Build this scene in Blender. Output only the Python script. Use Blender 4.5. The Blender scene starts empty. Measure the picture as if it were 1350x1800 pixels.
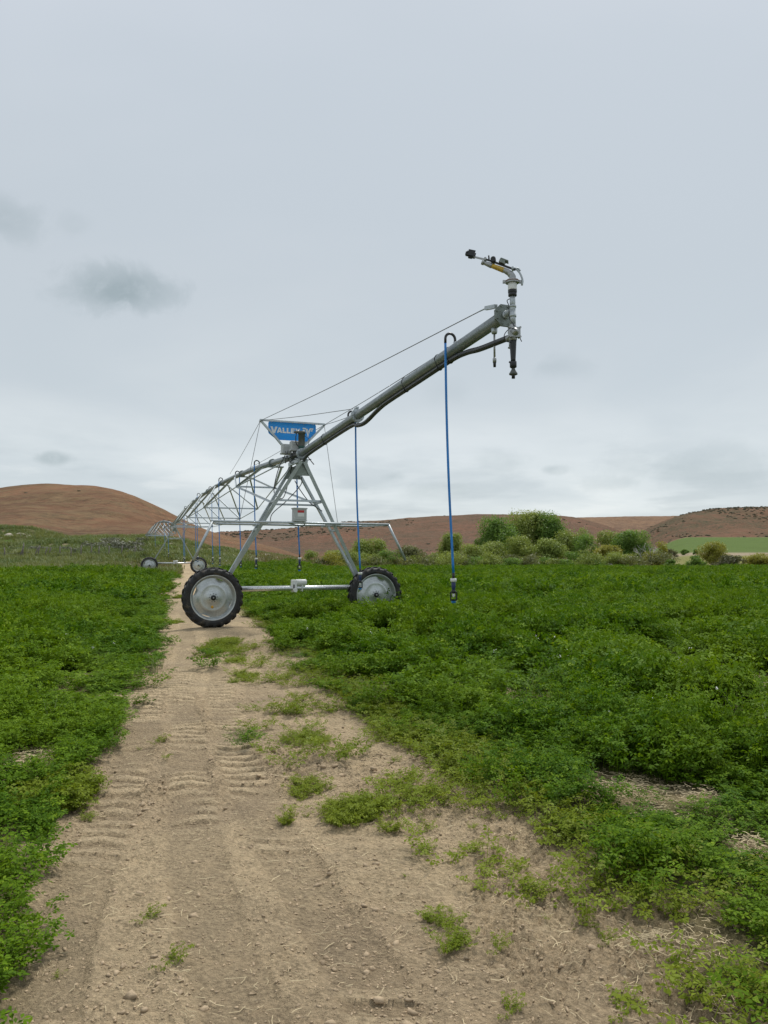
import bpy, math, random
import numpy as np
from mathutils import Vector, Matrix

random.seed(7)
rng = np.random.default_rng(11)
R = math.radians
scene = bpy.context.scene
COL = scene.collection

# ------------------------------------------------------------------ camera
CAM_H = 1.6
PITCH = math.atan(85 / 1350)
cam_d = bpy.data.cameras.new('camera')
cam = bpy.data.objects.new('camera', cam_d)
COL.objects.link(cam)
cam.location = (0, 0, CAM_H)
cam.rotation_euler = (math.pi / 2 + PITCH, 0, 0)
cam_d.sensor_fit = 'HORIZONTAL'
cam_d.sensor_width = 36
cam_d.lens = 36.0
cam_d.clip_start = 0.05
cam_d.clip_end = 20000
scene.camera = cam
CP, SP = math.cos(PITCH), math.sin(PITCH)


def at(px, py, Y):
    """world point at depth Y seen at photo pixel (px, py) (used to survey the place)"""
    u, v = (px - 675) / 1350, (900 - py) / 1350
    d = Vector((u, CP - v * SP, SP + v * CP))
    return Vector((0, 0, CAM_H)) + d * (Y / d.y)


# ------------------------------------------------------------------ noise
def _hash(ix, iy, seed):
    h = (ix.astype(np.int64) * 374761393 + iy.astype(np.int64) * 668265263 + seed * 1442695041) & 0xFFFFFFFF
    h = ((h ^ (h >> 13)) * 1274126177) & 0xFFFFFFFF
    h = (h ^ (h >> 16)) & 0xFFFFFFFF
    return h.astype(np.float64) / 4294967295.0


def vnoise(x, y, seed=0):
    x = np.asarray(x, float); y = np.asarray(y, float)
    ix = np.floor(x); iy = np.floor(y)
    fx = x - ix; fy = y - iy
    fx = fx * fx * (3 - 2 * fx); fy = fy * fy * (3 - 2 * fy)
    a = _hash(ix, iy, seed); b = _hash(ix + 1, iy, seed)
    c = _hash(ix, iy + 1, seed); d = _hash(ix + 1, iy + 1, seed)
    return (a + (b - a) * fx) * (1 - fy) + (c + (d - c) * fx) * fy


def fbm(x, y, oct=4, seed=0, gain=.5):
    s = 0; a = 1; t = 0
    for k in range(oct):
        s = s + a * vnoise(x, y, seed + 17 * k); t += a
        x = x * 2.03 + 5.3; y = y * 2.03 + 1.7; a *= gain
    return s / t


def sstep(a, b, x):
    t = np.clip((np.asarray(x, float) - a) / (b - a), 0, 1)
    return t * t * (3 - 2 * t)


# ------------------------------------------------------------------ object helpers
def tag(o, label=None, cat=None, group=None, kind=None):
    if label: o['label'] = label
    if cat: o['category'] = cat
    if group: o['group'] = group
    if kind: o['kind'] = kind
    return o


def empty(name, loc=(0, 0, 0), rz=0, parent=None):
    o = bpy.data.objects.new(name, None)
    o.empty_display_size = .1
    o.location = loc
    o.rotation_euler = (0, 0, rz)
    o.parent = parent
    COL.objects.link(o)
    return o


def np_mesh(name, V, F, mat, smooth=False, attrs=None):
    V = np.asarray(V, np.float32); F = np.asarray(F, np.int32)
    me = bpy.data.meshes.new(name)
    n, k = F.shape
    me.vertices.add(len(V)); me.vertices.foreach_set('co', V.ravel())
    me.loops.add(n * k); me.loops.foreach_set('vertex_index', F.ravel())
    me.polygons.add(n)
    me.polygons.foreach_set('loop_start', np.arange(0, n * k, k, dtype=np.int32))
    me.polygons.foreach_set('loop_total', np.full(n, k, np.int32))
    if smooth:
        me.polygons.foreach_set('use_smooth', np.ones(n, bool))
    me.update(calc_edges=True)
    for an, (ty, arr) in (attrs or {}).items():
        a = me.attributes.new(an, ty, 'POINT')
        arr = np.asarray(arr, np.float32)
        a.data.foreach_set('color' if ty == 'FLOAT_COLOR' else ('vector' if ty == 'FLOAT_VECTOR' else 'value'), arr.ravel())
    me.materials.append(mat)
    return me


def np_obj(name, V, F, mat, smooth=False, parent=None, attrs=None, loc=(0, 0, 0)):
    o = bpy.data.objects.new(name, np_mesh(name, V, F, mat, smooth, attrs))
    o.parent = parent
    o.location = loc
    COL.objects.link(o)
    return o


class MB:
    """collects tubes, bars, plates; build() links them as one mesh"""
    def __init__(self):
        self.v = []; self.f = []; self.s = []

    def _ring_faces(self, rings, n, smooth, closed=True):
        for a, b in zip(rings[:-1], rings[1:]):
            for i in range(n if closed else n - 1):
                j = (i + 1) % n
                self.f.append((a + i, a + j, b + j, b + i)); self.s.append(smooth)

    def tube(self, pts, r, n=12, cap=True, smooth=True):
        pts = [Vector(p) for p in pts]
        m = len(pts)
        rs = [r] * m if not hasattr(r, '__len__') else r
        tang = []
        for i in range(m):
            t = pts[min(i + 1, m - 1)] - pts[max(i - 1, 0)]
            tang.append(t.normalized() if t.length > 1e-9 else Vector((0, 0, 1)))
        ref = Vector((0, 0, 1)) if abs(tang[0].z) < .9 else Vector((1, 0, 0))
        x = tang[0].cross(ref).normalized()
        rings = []
        for i in range(m):
            x = (x - tang[i] * x.dot(tang[i])).normalized()
            y = tang[i].cross(x)
            rings.append(len(self.v))
            for k in range(n):
                a = 2 * math.pi * k / n
                self.v.append(pts[i] + (x * math.cos(a) + y * math.sin(a)) * rs[i])
        self._ring_faces(rings, n, smooth)
        if cap:
            self.f.append(tuple(rings[0] + i for i in reversed(range(n)))); self.s.append(False)
            self.f.append(tuple(rings[-1] + i for i in range(n))); self.s.append(False)
        return self

    def hexa(self, p):
        """8 corners: 4 bottom (ccw), 4 top"""
        b = len(self.v)
        self.v += [Vector(q) for q in p]
        for f in ((3, 2, 1, 0), (4, 5, 6, 7), (0, 1, 5, 4), (1, 2, 6, 5), (2, 3, 7, 6), (3, 0, 4, 7)):
            self.f.append(tuple(b + i for i in f)); self.s.append(False)
        return self

    def box(self, c, size, M=None, bev=0.0):
        c = Vector(c); hx, hy, hz = [s / 2 for s in size]
        M = M or Matrix.Identity(3)
        if bev <= 0:
            cs = [(-hx, -hy, -hz), (hx, -hy, -hz), (hx, hy, -hz), (-hx, hy, -hz), (-hx, -hy, hz), (hx, -hy, hz), (hx, hy, hz), (-hx, hy, hz)]
            return self.hexa([c + M @ Vector(q) for q in cs])
        poly = []
        for sx, sy, a0 in ((1, 1, 0), (-1, 1, 90), (-1, -1, 180), (1, -1, 270)):
            for da in (0, 30, 60, 90):
                a = R(a0 + da)
                poly.append((sx * (hx - bev) + bev * math.cos(a), sy * (hy - bev) + bev * math.sin(a)))
        n = len(poly)
        rings = []
        for z, k in ((-hz, .85), (-hz + bev * .5, 1), (hz - bev * .5, 1), (hz, .85)):
            rings.append(len(self.v))
            for (x, y) in poly:
                kx = 1 - (1 - k) * bev / hx * 3; ky = 1 - (1 - k) * bev / hy * 3
                self.v.append(c + M @ Vector((x * kx, y * ky, z)))
        self._ring_faces(rings, n, False)
        self.f.append(tuple(rings[0] + i for i in reversed(range(n)))); self.s.append(False)
        self.f.append(tuple(rings[-1] + i for i in range(n))); self.s.append(False)
        return self

    def bar(self, p, q, w, h, up=(0, 0, 1)):
        p = Vector(p); q = Vector(q); d = (q - p)
        L = d.length; d.normalize()
        up = Vector(up)
        if abs(d.dot(up)) > .98: up = Vector((1, 0, 0))
        s = d.cross(up).normalized(); u = s.cross(d)
        M = Matrix((s, d, u)).transposed()
        return self.box((p + q) / 2, (w, L, h), M)

    def angle(self, p, q, w, t, up=(0, 0, 1), flip=1):
        """rolled steel angle section from p to q"""
        p = Vector(p); q = Vector(q); d = (q - p).normalized()
        up = Vector(up)
        if abs(d.dot(up)) > .98: up = Vector((1, 0, 0))
        s = d.cross(up).normalized() * flip; u = s.cross(d) * flip
        poly = [(0, 0), (w, 0), (w, t), (t, t), (t, w), (0, w)]
        b = len(self.v)
        for o in (p, q):
            for (x, y) in poly:
                self.v.append(o + s * (x - w * .3) + u * (y - w * .3))
        n = 6
        self._ring_faces([b, b + n], n, False)
        self.f.append(tuple(b + i for i in reversed(range(n)))); self.s.append(False)
        self.f.append(tuple(b + n + i for i in range(n))); self.s.append(False)
        return self

    def lathe(self, prof, origin=(0, 0, 0), axis=(0, 0, 1), n=32, smooth=True, mod=None, closed=False):
        o = Vector(origin); ax = Vector(axis).normalized()
        ref = Vector((0, 0, 1)) if abs(ax.z) < .9 else Vector((1, 0, 0))
        x = ref - ax * ref.dot(ax); x.normalize(); y = ax.cross(x)
        rings = []
        for i, (r, z) in enumerate(prof):
            rings.append(len(self.v))
            for k in range(n):
                a = 2 * math.pi * k / n
                rr = r if mod is None else mod(i, a, r)
                self.v.append(o + ax * z + (x * math.cos(a) + y * math.sin(a)) * rr)
        self._ring_faces(rings, n, smooth)
        if closed:
            self.f.append(tuple(rings[0] + i for i in reversed(range(n)))); self.s.append(False)
            self.f.append(tuple(rings[-1] + i for i in range(n))); self.s.append(False)
        return self

    def prism(self, poly, origin, ex, ey, depth):
        o = Vector(origin); ex = Vector(ex); ey = Vector(ey); ez = ex.cross(ey).normalized()
        n = len(poly); b = len(self.v)
        for dz in (0, depth):
            for (x, y) in poly:
                self.v.append(o + ex * x + ey * y + ez * dz)
        self._ring_faces([b, b + n], n, False)
        self.f.append(tuple(b + i for i in reversed(range(n)))); self.s.append(False)
        self.f.append(tuple(b + n + i for i in range(n))); self.s.append(False)
        return self

    def build(self, name, mat, parent=None, bevel=0):
        me = bpy.data.meshes.new(name)
        me.from_pydata([tuple(v) for v in self.v], [], self.f)
        me.polygons.foreach_set('use_smooth', self.s)
        me.update()
        me.materials.append(mat)
        o = bpy.data.objects.new(name, me)
        o.parent = parent
        COL.objects.link(o)
        return o


def smooth_path(pts, k=8):
    """Catmull-Rom through pts"""
    P = [Vector(p) for p in pts]
    P = [P[0] * 2 - P[1]] + P + [P[-1] * 2 - P[-2]]
    out = []
    for i in range(1, len(P) - 2):
        a, b, c, d = P[i - 1], P[i], P[i + 1], P[i + 2]
        for j in range(k):
            t = j / k
            out.append(.5 * ((2 * b) + (c - a) * t + (2 * a - 5 * b + 4 * c - d) * t * t + (3 * b - a - 3 * c + d) * t ** 3))
    out.append(P[-2])
    return out


# ------------------------------------------------------------------ materials
class NT:
    def __init__(self, nt): self.nt = nt

    def n(self, t, **kw):
        nd = self.nt.nodes.new(t)
        for k, v in kw.items():
            if k == 'inp':
                for a, b in v.items(): nd.inputs[a].default_value = b
            else: setattr(nd, k, v)
        return nd

    def l(self, a, b): self.nt.links.new(a, b)

    def mix(self, fac, a, b, blend='MIX'):
        m = self.n('ShaderNodeMix', data_type='RGBA', blend_type=blend)
        for sock, v in ((m.inputs[0], fac), (m.inputs[6], a), (m.inputs[7], b)):
            if hasattr(v, 'is_linked'): self.l(v, sock)
            elif hasattr(v, '__len__'): sock.default_value = (*v, 1) if len(v) == 3 else v
            else: sock.default_value = v
        return m.outputs[2]

    def math(self, op, a, b=0.0, c=None, clamp=False):
        m = self.n('ShaderNodeMath', operation=op, use_clamp=clamp)
        for i, v in enumerate((a, b) if c is None else (a, b, c)):
            if hasattr(v, 'is_linked'): self.l(v, m.inputs[i])
            else: m.inputs[i].default_value = v
        return m.outputs[0]

    def noise(self, scale, detail=4, rough=.55, vec=None, dist=0.0):
        m = self.n('ShaderNodeTexNoise', inp={'Scale': scale, 'Detail': detail, 'Roughness': rough, 'Distortion': dist})
        if vec is not None: self.l(vec, m.inputs['Vector'])
        return m.outputs['Fac']

    def rng(self, v, a, b, c=0.0, d=1.0, smooth=True):
        m = self.n('ShaderNodeMapRange', interpolation_type='SMOOTHSTEP' if smooth else 'LINEAR')
        self.l(v, m.inputs[0])
        for i, q in enumerate((a, b, c, d)): m.inputs[1 + i].default_value = q
        return m.outputs[0]


def mat(name):
    m = bpy.data.materials.new(name); m.use_nodes = True
    nt = m.node_tree
    t = NT(nt)
    return m, t, nt.nodes['Principled BSDF'], nt.nodes['Material Output']


def bump(t, b, h, strength, dist):
    bn = t.n('ShaderNodeBump', inp={'Strength': strength, 'Distance': dist})
    t.l(h, bn.inputs['Height']); t.l(bn.outputs[0], b.inputs['Normal'])


def simple(name, col, rough=.5, metal=0.0, var=.15, scale=12, bumpy=0.0, spec=.5):
    m, t, b, o = mat(name)
    tc = t.n('ShaderNodeTexCoord').outputs['Object']
    nz = t.noise(scale, 5, .6, tc)
    f = t.rng(nz, .3, .7)
    c0 = tuple(c * (1 - var) for c in col); c1 = tuple(min(1, c * (1 + var)) for c in col)
    t.l(t.mix(f, c0, c1), b.inputs['Base Color'])
    b.inputs['Metallic'].default_value = metal
    t.l(t.rng(nz, .25, .75, max(.02, rough - .1), min(1, rough + .1)), b.inputs['Roughness'])
    b.inputs['Specular IOR Level'].default_value = spec
    if bumpy: bump(t, b, t.noise(scale * 4, 4, .6, tc), .5, bumpy)
    return m


def galv(name, col, metal=.75, rough=.42, dirt=(.2, .19, .16), dirtf=.25):
    """hot-dip galvanised steel: crystalline spangle, dull drips, slight dirt"""
    m, t, b, o = mat(name)
    tc = t.n('ShaderNodeTexCoord').outputs['Object']
    vo = t.n('ShaderNodeTexVoronoi', inp={'Scale': 55.0}); t.l(tc, vo.inputs['Vector'])
    sp = t.n('ShaderNodeSeparateColor'); t.l(vo.outputs['Color'], sp.inputs[0])
    nz = t.noise(5, 6, .65, tc)
    c = t.mix(sp.outputs[0], tuple(x * .86 for x in col), tuple(x * 1.1 for x in col))
    c = t.mix(t.rng(nz, .35, .7), c, tuple(x * .8 for x in col))
    d = t.math('MULTIPLY', t.rng(t.noise(14, 6, .7, tc), .52, .72), dirtf)
    c = t.mix(d, c, dirt)
    t.l(c, b.inputs['Base Color'])
    b.inputs['Metallic'].default_value = metal
    r = t.math('ADD', t.rng(sp.outputs[1], 0, 1, rough - .08, rough + .08), t.math('MULTIPLY', d, .3))
    t.l(r, b.inputs['Roughness'])
    return m


M = {}
M['galv'] = galv('galvanised_steel', (.50, .545, .565), .5, .45)
M['galv_bright'] = galv('bright_galvanised_beam', (.74, .76, .76), .7, .33, dirtf=.3)
M['pipe'] = galv('weathered_galvanised_pipe', (.285, .315, .325), .5, .42, (.15, .155, .13), .5)
M['plate'] = galv('dull_steel_plate', (.25, .285, .26), .55, .5, dirtf=.4)
M['rim'] = galv('galvanised_wheel_disc', (.55, .58, .575), .72, .36, (.33, .31, .26), .3)
M['cable'] = simple('steel_cable', (.22, .22, .22), .5, .6)
M['rubber'], t_, b_, o_ = mat('tyre_rubber')
tc_ = t_.n('ShaderNodeTexCoord').outputs['Object']
c_ = t_.mix(t_.rng(t_.noise(9, 5, .6, tc_), .3, .7), (.013, .013, .014), (.024, .024, .024))
c_ = t_.mix(t_.math('MULTIPLY', t_.rng(t_.noise(6, 7, .7, tc_), .50, .70), .34), c_, (.22, .175, .115))
t_.l(c_, b_.inputs['Base Color']); b_.inputs['Roughness'].default_value = .66
bump(t_, b_, t_.noise(36, 4, .6, tc_), .5, .002)
M['black'] = simple('black_plastic', (.016, .017, .018), .42, 0, .2, 20)
M['hose_black'] = simple('black_rubber_hose', (.022, .023, .024), .38, 0, .2, 6)
M['blue'] = simple('blue_hose_plastic', (.016, .20, .58), .4, 0, .12, 5)
M['dark_blue'] = simple('dark_blue_plastic', (.02, .035, .12), .4)
M['white'] = simple('white_plastic', (.72, .73, .72), .45, 0, .06)
M['box'] = simple('grey_enclosure_plastic', (.46, .48, .48), .5, 0, .06, 6)
M['sign_blue'] = simple('blue_sign_paint', (.003, .29, .80), .35, 0, .06, 4)
M['sign_white'] = simple('white_sign_paint', (.78, .79, .78), .4, 0, .04, 6)
M['yellow'] = simple('yellow_brass_paint', (.52, .34, .05), .4, .2, .15, 18)
M['orange'] = simple('orange_reflector', (.62, .33, .03), .4)
M['red'] = simple('red_label_ink', (.50, .03, .03), .5, 0, .05)
M['rust'] = simple('rusty_gasket', (.22, .10, .06), .8, 0, .4, 30)
M['cast'] = simple('cast_aluminium', (.36, .37, .365), .42, .7, .2, 22, .001)
M['motor'] = simple('olive_motor_paint', (.085, .092, .08), .5, 0, .2, 14)
M['teal'] = simple('teal_casting', (.03, .085, .075), .5, 0, .2, 14)


def soil_mat():
    m, t, b, o = mat('land_surface')
    tc = t.n('ShaderNodeTexCoord').outputs['Object']
    at_ = t.n('ShaderNodeAttribute', attribute_name='land')
    base = at_.outputs['Color']
    al = t.n('ShaderNodeAttribute', attribute_name='soil')
    soilness = al.outputs['Fac']
    fine = t.noise(38, 8, .72, tc)
    med = t.noise(7, 6, .62, tc)
    big = t.noise(1.1, 5, .6, tc)
    huge = t.noise(.09, 6, .62, tc)
    c = t.mix(t.rng(fine, .3, .72), t.mix(.85, base, (.55, .53, .50), 'MULTIPLY'), t.mix(.6, base, (1.45, 1.40, 1.32), 'MULTIPLY'))
    c = t.mix(t.math('MULTIPLY', t.rng(med, .45, .75), .5), c, t.mix(1.0, base, (1.28, 1.22, 1.15), 'MULTIPLY'))
    c = t.mix(t.math('MULTIPLY', t.rng(big, .5, .72), .45), c, t.mix(1.0, base, (.66, .66, .68), 'MULTIPLY'))
    c = t.mix(t.math('MULTIPLY', t.rng(huge, .42, .66), .4), c, t.mix(1.0, base, (.72, .72, .62), 'MULTIPLY'))
    # pale chips of dry clay in the bare soil
    vo = t.n('ShaderNodeTexVoronoi', inp={'Scale': 60.0}); t.l(tc, vo.inputs['Vector'])
    chip = t.math('MULTIPLY', t.rng(vo.outputs['Distance'], .10, .22, 1, 0), t.rng(t.noise(16, 3, .5, tc), .55, .66))
    c = t.mix(t.math('MULTIPLY', t.math('MULTIPLY', chip, soilness), .7), c, (.50, .42, .32))
    t.l(c, b.inputs['Base Color'])
    b.inputs['Roughness'].default_value = .95
    b.inputs['Specular IOR Level'].default_value = .15
    v2 = t.n('ShaderNodeTexVoronoi', inp={'Scale': 48.0}); t.l(tc, v2.inputs['Vector'])
    fine = t.math('SUBTRACT', fine, t.math('MULTIPLY', v2.outputs['Distance'], .55))
    h = t.math('ADD', t.math('MULTIPLY', fine, .8), t.math('MULTIPLY', t.noise(110, 5, .7, tc), .5))
    bump(t, b, h, 1.0, .03)
    return m


M['soil'] = soil_mat()
M['clod'] = simple('dry_clod', (.41, .315, .208), .95, 0, .3, 25, .004, .15)
M['straw'] = simple('dead_straw', (.58, .48, .30), .8, 0, .3, 3, 0, .2)
M['wood'] = simple('weathered_fence_wood', (.17, .15, .13), .9, 0, .3, 8)
M['rock'] = simple('pale_rock', (.42, .37, .30), .9, 0, .25, 1.2, .05)
M['bark'] = simple('tree_bark', (.13, .11, .085), .9, 0, .3, 3)
M['deadwood'] = simple('bleached_deadwood', (.42, .40, .37), .8, 0, .2, 3)
M['redwood'] = simple('reddish_bare_twigs', (.14, .09, .075), .85, 0, .2, 3)


def leaf_mat(name, ca, cb, cc, transl=.3, rough=.5, patch=.6, patch_scale=.35, spec=.25, dry=None):
    """ca dark, cb mid, cc light leaf colour, varied per leaf, per plant and in patches"""
    m, t, b, o = mat(name)
    lv = t.n('ShaderNodeAttribute', attribute_name='lv').outputs['Fac']
    oi = t.n('ShaderNodeObjectInfo')
    geo = t.n('ShaderNodeNewGeometry').outputs['Position']
    pn = t.rng(t.noise(patch_scale, 5, .6, geo), .36, .64)
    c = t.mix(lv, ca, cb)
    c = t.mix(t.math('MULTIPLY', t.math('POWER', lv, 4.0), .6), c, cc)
    c = t.mix(t.math('MULTIPLY', pn, patch), c, t.mix(.5, cb, cc))
    c = t.mix(t.math('MULTIPLY', oi.outputs['Random'], .35), c, tuple(x * 1.4 for x in ca))
    if dry is not None:
        c = t.mix(t.math('MULTIPLY', t.rng(t.noise(1.3, 4, .6, geo), .58, .72), .55), c, dry)
    t.l(c, b.inputs['Base Color'])
    b.inputs['Roughness'].default_value = rough
    b.inputs['Specular IOR Level'].default_value = spec
    tr = t.n('ShaderNodeBsdfTranslucent')
    t.l(t.mix(1.0, c, (1.25, 1.2, .7), 'MULTIPLY'), tr.inputs[0])
    ms = t.n('ShaderNodeMixShader', inp={0: transl})
    t.l(b.outputs[0], ms.inputs[1]); t.l(tr.outputs[0], ms.inputs[2])
    t.l(ms.outputs[0], o.inputs[0])
    return m


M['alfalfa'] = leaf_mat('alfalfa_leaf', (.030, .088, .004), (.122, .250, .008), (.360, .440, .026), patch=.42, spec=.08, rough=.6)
M['weed'] = leaf_mat('track_weed_leaf', (0.116, 0.168, 0.012), (0.204, 0.263, 0.020), (0.341, 0.378, 0.060), patch=.5, spec=.08)
M['dry_grass'] = leaf_mat('dry_grass_blade', (0.110, 0.113, 0.043), (0.210, 0.184, 0.092), (0.331, 0.270, 0.162), patch=.6, patch_scale=.12)
M['bank_grass'] = leaf_mat('bank_grass_blade', (.085, .135, .04), (.16, .205, .07), (.33, .31, .14), patch=.75, patch_scale=.10)
M['wild_grass'] = leaf_mat('wild_grass_blade', (.12, .17, .06), (.20, .25, .10), (.34, .36, .19), patch=.3, spec=.3)
M['sage'] = leaf_mat('sagebrush_leaf', (0.111, 0.124, 0.085), (0.195, 0.202, 0.150), (0.299, 0.286, 0.221), patch=.4, patch_scale=.2, transl=.15)
M['sage_far'] = leaf_mat('hill_scrub_leaf', (0.081, 0.084, 0.049), (0.135, 0.132, 0.081), (0.203, 0.182, 0.121), patch=.5, patch_scale=.02, transl=.1)
M['tree_dark'] = leaf_mat('cottonwood_leaf', (0.098, 0.190, 0.040), (0.174, 0.291, 0.058), (0.281, 0.388, 0.088), patch=.5, patch_scale=.3, transl=.42)
M['tree_olive'] = leaf_mat('willow_leaf', (0.166, 0.221, 0.051), (0.279, 0.350, 0.078), (0.423, 0.479, 0.128), patch=.6, patch_scale=.3)
M['tree_yellow'] = leaf_mat('yellow_willow_leaf', (0.193, 0.202, 0.029), (0.319, 0.319, 0.050), (0.454, 0.420, 0.087), patch=.6, patch_scale=.4)
M['tree_grey'] = leaf_mat('grey_willow_leaf', (0.125, 0.144, 0.060), (0.192, 0.207, 0.082), (0.268, 0.270, 0.119), patch=.5, patch_scale=.4)
M['brush_dark'] = leaf_mat('dark_brush_leaf', (0.075, 0.085, 0.040), (0.127, 0.127, 0.061), (0.203, 0.169, 0.095), patch=.5, patch_scale=.4)
M['petal'] = simple('white_petal', (.75, .75, .72), .6)

# ------------------------------------------------------------------ terrain
def ground_at(px, py):
    p = at(px, py, 1.0) - Vector((0, 0, CAM_H))
    k = CAM_H / -p.z
    return p.x * k, k


def lane(pts):
    g_ = [ground_at(*p) for p in pts]
    return sorted([(k, x) for (x, k) in g_])


LEFT_EDGE = [(1.2, -.75)] + lane([(62, 1790), (52, 1700), (36, 1615), (84, 1545), (80, 1475), (140, 1430), (112, 1372), (205, 1338), (206, 1240), (242, 1190), (264, 1130), (281, 1060), (290, 1028)]) + [(64, -17.4), (80, -21.5)]
RIGHT_EDGE = [(1.2, .95)] + lane([(1350, 1785), (1180, 1722), (1080, 1628), (1000, 1515), (905, 1445), (800, 1382), (700, 1305), (620, 1250), (560, 1205), (500, 1150), (455, 1100), (425, 1060), (385, 1025)]) + [(64, -14.4), (80, -18.6)]


def interp(tab, Y):
    a = np.array(tab)
    return np.interp(Y, a[:, 0], a[:, 1])


def bank_w(u):
    return np.interp(u, [-.9, -.30, -.265, -.22, -.163, -.116, -.092, -.06], [1.05, 1.0, .93, .60, .57, .34, .10, 0])


def ground_base(x, Y):
    x = np.asarray(x, float); Y = np.asarray(Y, float)
    u = x / np.maximum(Y, 8)
    near = np.interp(Y, [25, 66, 82], [0, .42, .45]) * sstep(-.16, -.22, u)
    rise = np.interp(Y, [70, 85, 98, 111, 121, 150, 200], [0, 1.45, 2.6, 3.6, 4.7, 4.2, 0]) * bank_w(u) + np.interp(Y, [110, 121, 150], [0, 1.3, 0]) * sstep(-.40, -.47, u)
    rough = (fbm(x * .12, Y * .12, 4, 3) - .5) * 1.1 * np.clip((Y - 70) / 30, 0, 1) * sstep(-.06, -.15, u)
    right = np.interp(Y, [140, 175, 250, 420, 460, 700], [0, 1.5, 4.6, 14.4, 15, 10]) * sstep(.30, .40, u)
    roll = (fbm(x * .05, Y * .05, 3, 9) - .5) * .25 * np.clip((Y - 12) / 25, 0, 1)
    return near + rise + rough + right + roll


def in_track(x, Y):
    """signed metres inside the bare track (positive = bare), wobbly edges"""
    w = (fbm(x * 1.7, Y * 1.1, 4, 21) - .5) * (.42 + .035 * np.minimum(Y, 40)) + (fbm(x * .5, Y * .35, 2, 5) - .5) * .4
    return np.minimum(x - interp(LEFT_EDGE, Y), interp(RIGHT_EDGE, Y) - x) + w * np.clip(.35 + Y / 12, 0, 1)


LANES = [(lane([(430, 1790), (385, 1660), (352, 1525), (345, 1435), (328, 1310), (322, 1215), (328, 1110), (322, 1050)]), .30, 1.0),
         (lane([(690, 1790), (612, 1650), (548, 1560), (472, 1440), (408, 1310), (392, 1215), (372, 1110), (345, 1050)]), .30, 1.0),
         (lane([(62, 1780), (105, 1650), (142, 1560), (192, 1440), (240, 1310), (272, 1215)]), .28, 1.0),
         (lane([(930, 1790), (800, 1650), (640, 1500), (520, 1330), (450, 1200)]), .28, .35)]


def lane_field(x, Y):
    """inside-lane weight, ridge pattern, shoulder"""
    ins = np.zeros(np.shape(x)); rid = np.zeros(np.shape(x)); sho = np.zeros(np.shape(x))
    for k, (tab, w, amp) in enumerate(LANES):
        xc = interp(tab, Y) + (vnoise(Y * .8, Y * 0, 44) - .5) * .06
        d = x - xc
        inside = sstep(w * .62, w * .45, np.abs(d)) * amp
        wear = sstep(.36, .58, fbm(x * 1.1 + 7, Y * .8, 3, 51 + k))
        ph = Y / .185 + np.abs(d) * (1.2 if k != 1 else -.6) + fbm(x * 3, Y * 3, 2, 61) * .45
        sw = sstep(.44, .58, .5 + .5 * np.sin(2 * np.pi * ph)) * (.55 + .8 * vnoise(x * 7, Y * 5, 63))
        ins = np.maximum(ins, inside); rid = np.maximum(rid, sw * inside * wear)
        sho = np.maximum(sho, amp * np.exp(-((np.abs(d) - w * .74) / .06) ** 2))
    return ins, rid, sho


def soil_detail(x, Y):
    z = (fbm(x * 1.2, Y * 1.2, 3, 31) - .5) * .10
    ins, rid, sho = lane_field(x, Y)
    z += (fbm(x * 6, Y * 6, 4, 33) - .5) * .05 * (1 - .6 * ins)
    cr_ = (.30 + 1.2 * sstep(.40, .66, fbm(x * 1.6, Y * .9, 3, 39))) * (1 - .75 * ins)
    z += (np.abs(fbm(x * 22, Y * 22, 3, 35) - .5) * 2) ** .8 * .038 * cr_
    z += (vnoise(x * 62, Y * 62, 37) - .5) * .016 * cr_ * np.clip((10 - Y) / 4, 0, 1)
    pat = .45 + .8 * sstep(.42, .6, fbm(x * .8, Y * .45, 3, 57))
    z += (-.011 * ins + .006 * sho) * pat + .024 * rid
    crumb = sstep(.52, .7, fbm(x * .9 + 3, Y * .5, 3, 71)) * (1 - .7 * ins)
    z += crumb * (np.abs(fbm(x * 14, Y * 14, 3, 73) - .5)) * .10
    return z


def ground_h(x, Y):
    Y = np.asarray(Y, float)
    k = np.clip((34 - Y) / 14, 0, 1)
    z = ground_base(x, Y)
    t = sstep(-.5, .3, in_track(np.asarray(x, float), Y))
    z = z + k * (soil_detail(x, Y) * (.35 + .65 * t) - .035 * t)
    for (wx, wy) in ((-4.06, 18.28), (-.24, 19.82)):        # ground packed under the near wheels
        w = np.exp(-(((x - wx) ** 2 + (Y - wy) ** 2) / .5) ** 2)
        z = z * (1 - w) + .022 * w
    return z


FIELD_END = 118.0


def field_end(u):
    return np.interp(u, [-.6, -.30, -.24, -.19, -.10, 0, .3, .6], [58, 62, 64, 78, 104, 116, 120, 110])


STRAW_SPOTS = [(1095, 1392, 55, 20), (1295, 1200, 65, 32), (1300, 1285, 50, 22), (1330, 1500, 26, 22), (980, 1240, 40, 14), (815, 1213, 25, 7), (1215, 1405, 30, 14), (1245, 1405, 20, 10), (905, 1240, 30, 22), (1145, 1662, 36, 10), (55, 1345, 35, 22), (145, 1195, 16, 7)]
SPOTS = []
for (sx, sy, sw, sh) in STRAW_SPOTS:
    x_, Y0 = ground_at(sx, sy)
    SPOTS.append((x_, Y0, 1.3 * sw / 1350 * Y0, 1.45 * sh / 1350 * Y0 * Y0 / CAM_H))


def spot_mask(x, Y):
    m = np.zeros(np.shape(x))
    for (x0, y0, w, h) in SPOTS:
        m = np.maximum(m, np.exp(-(((x - x0) / w) ** 2 + ((Y - y0) / h) ** 2)))
    return m * (.6 + .8 * fbm(x * 5, Y * 5, 3, 81))


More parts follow.
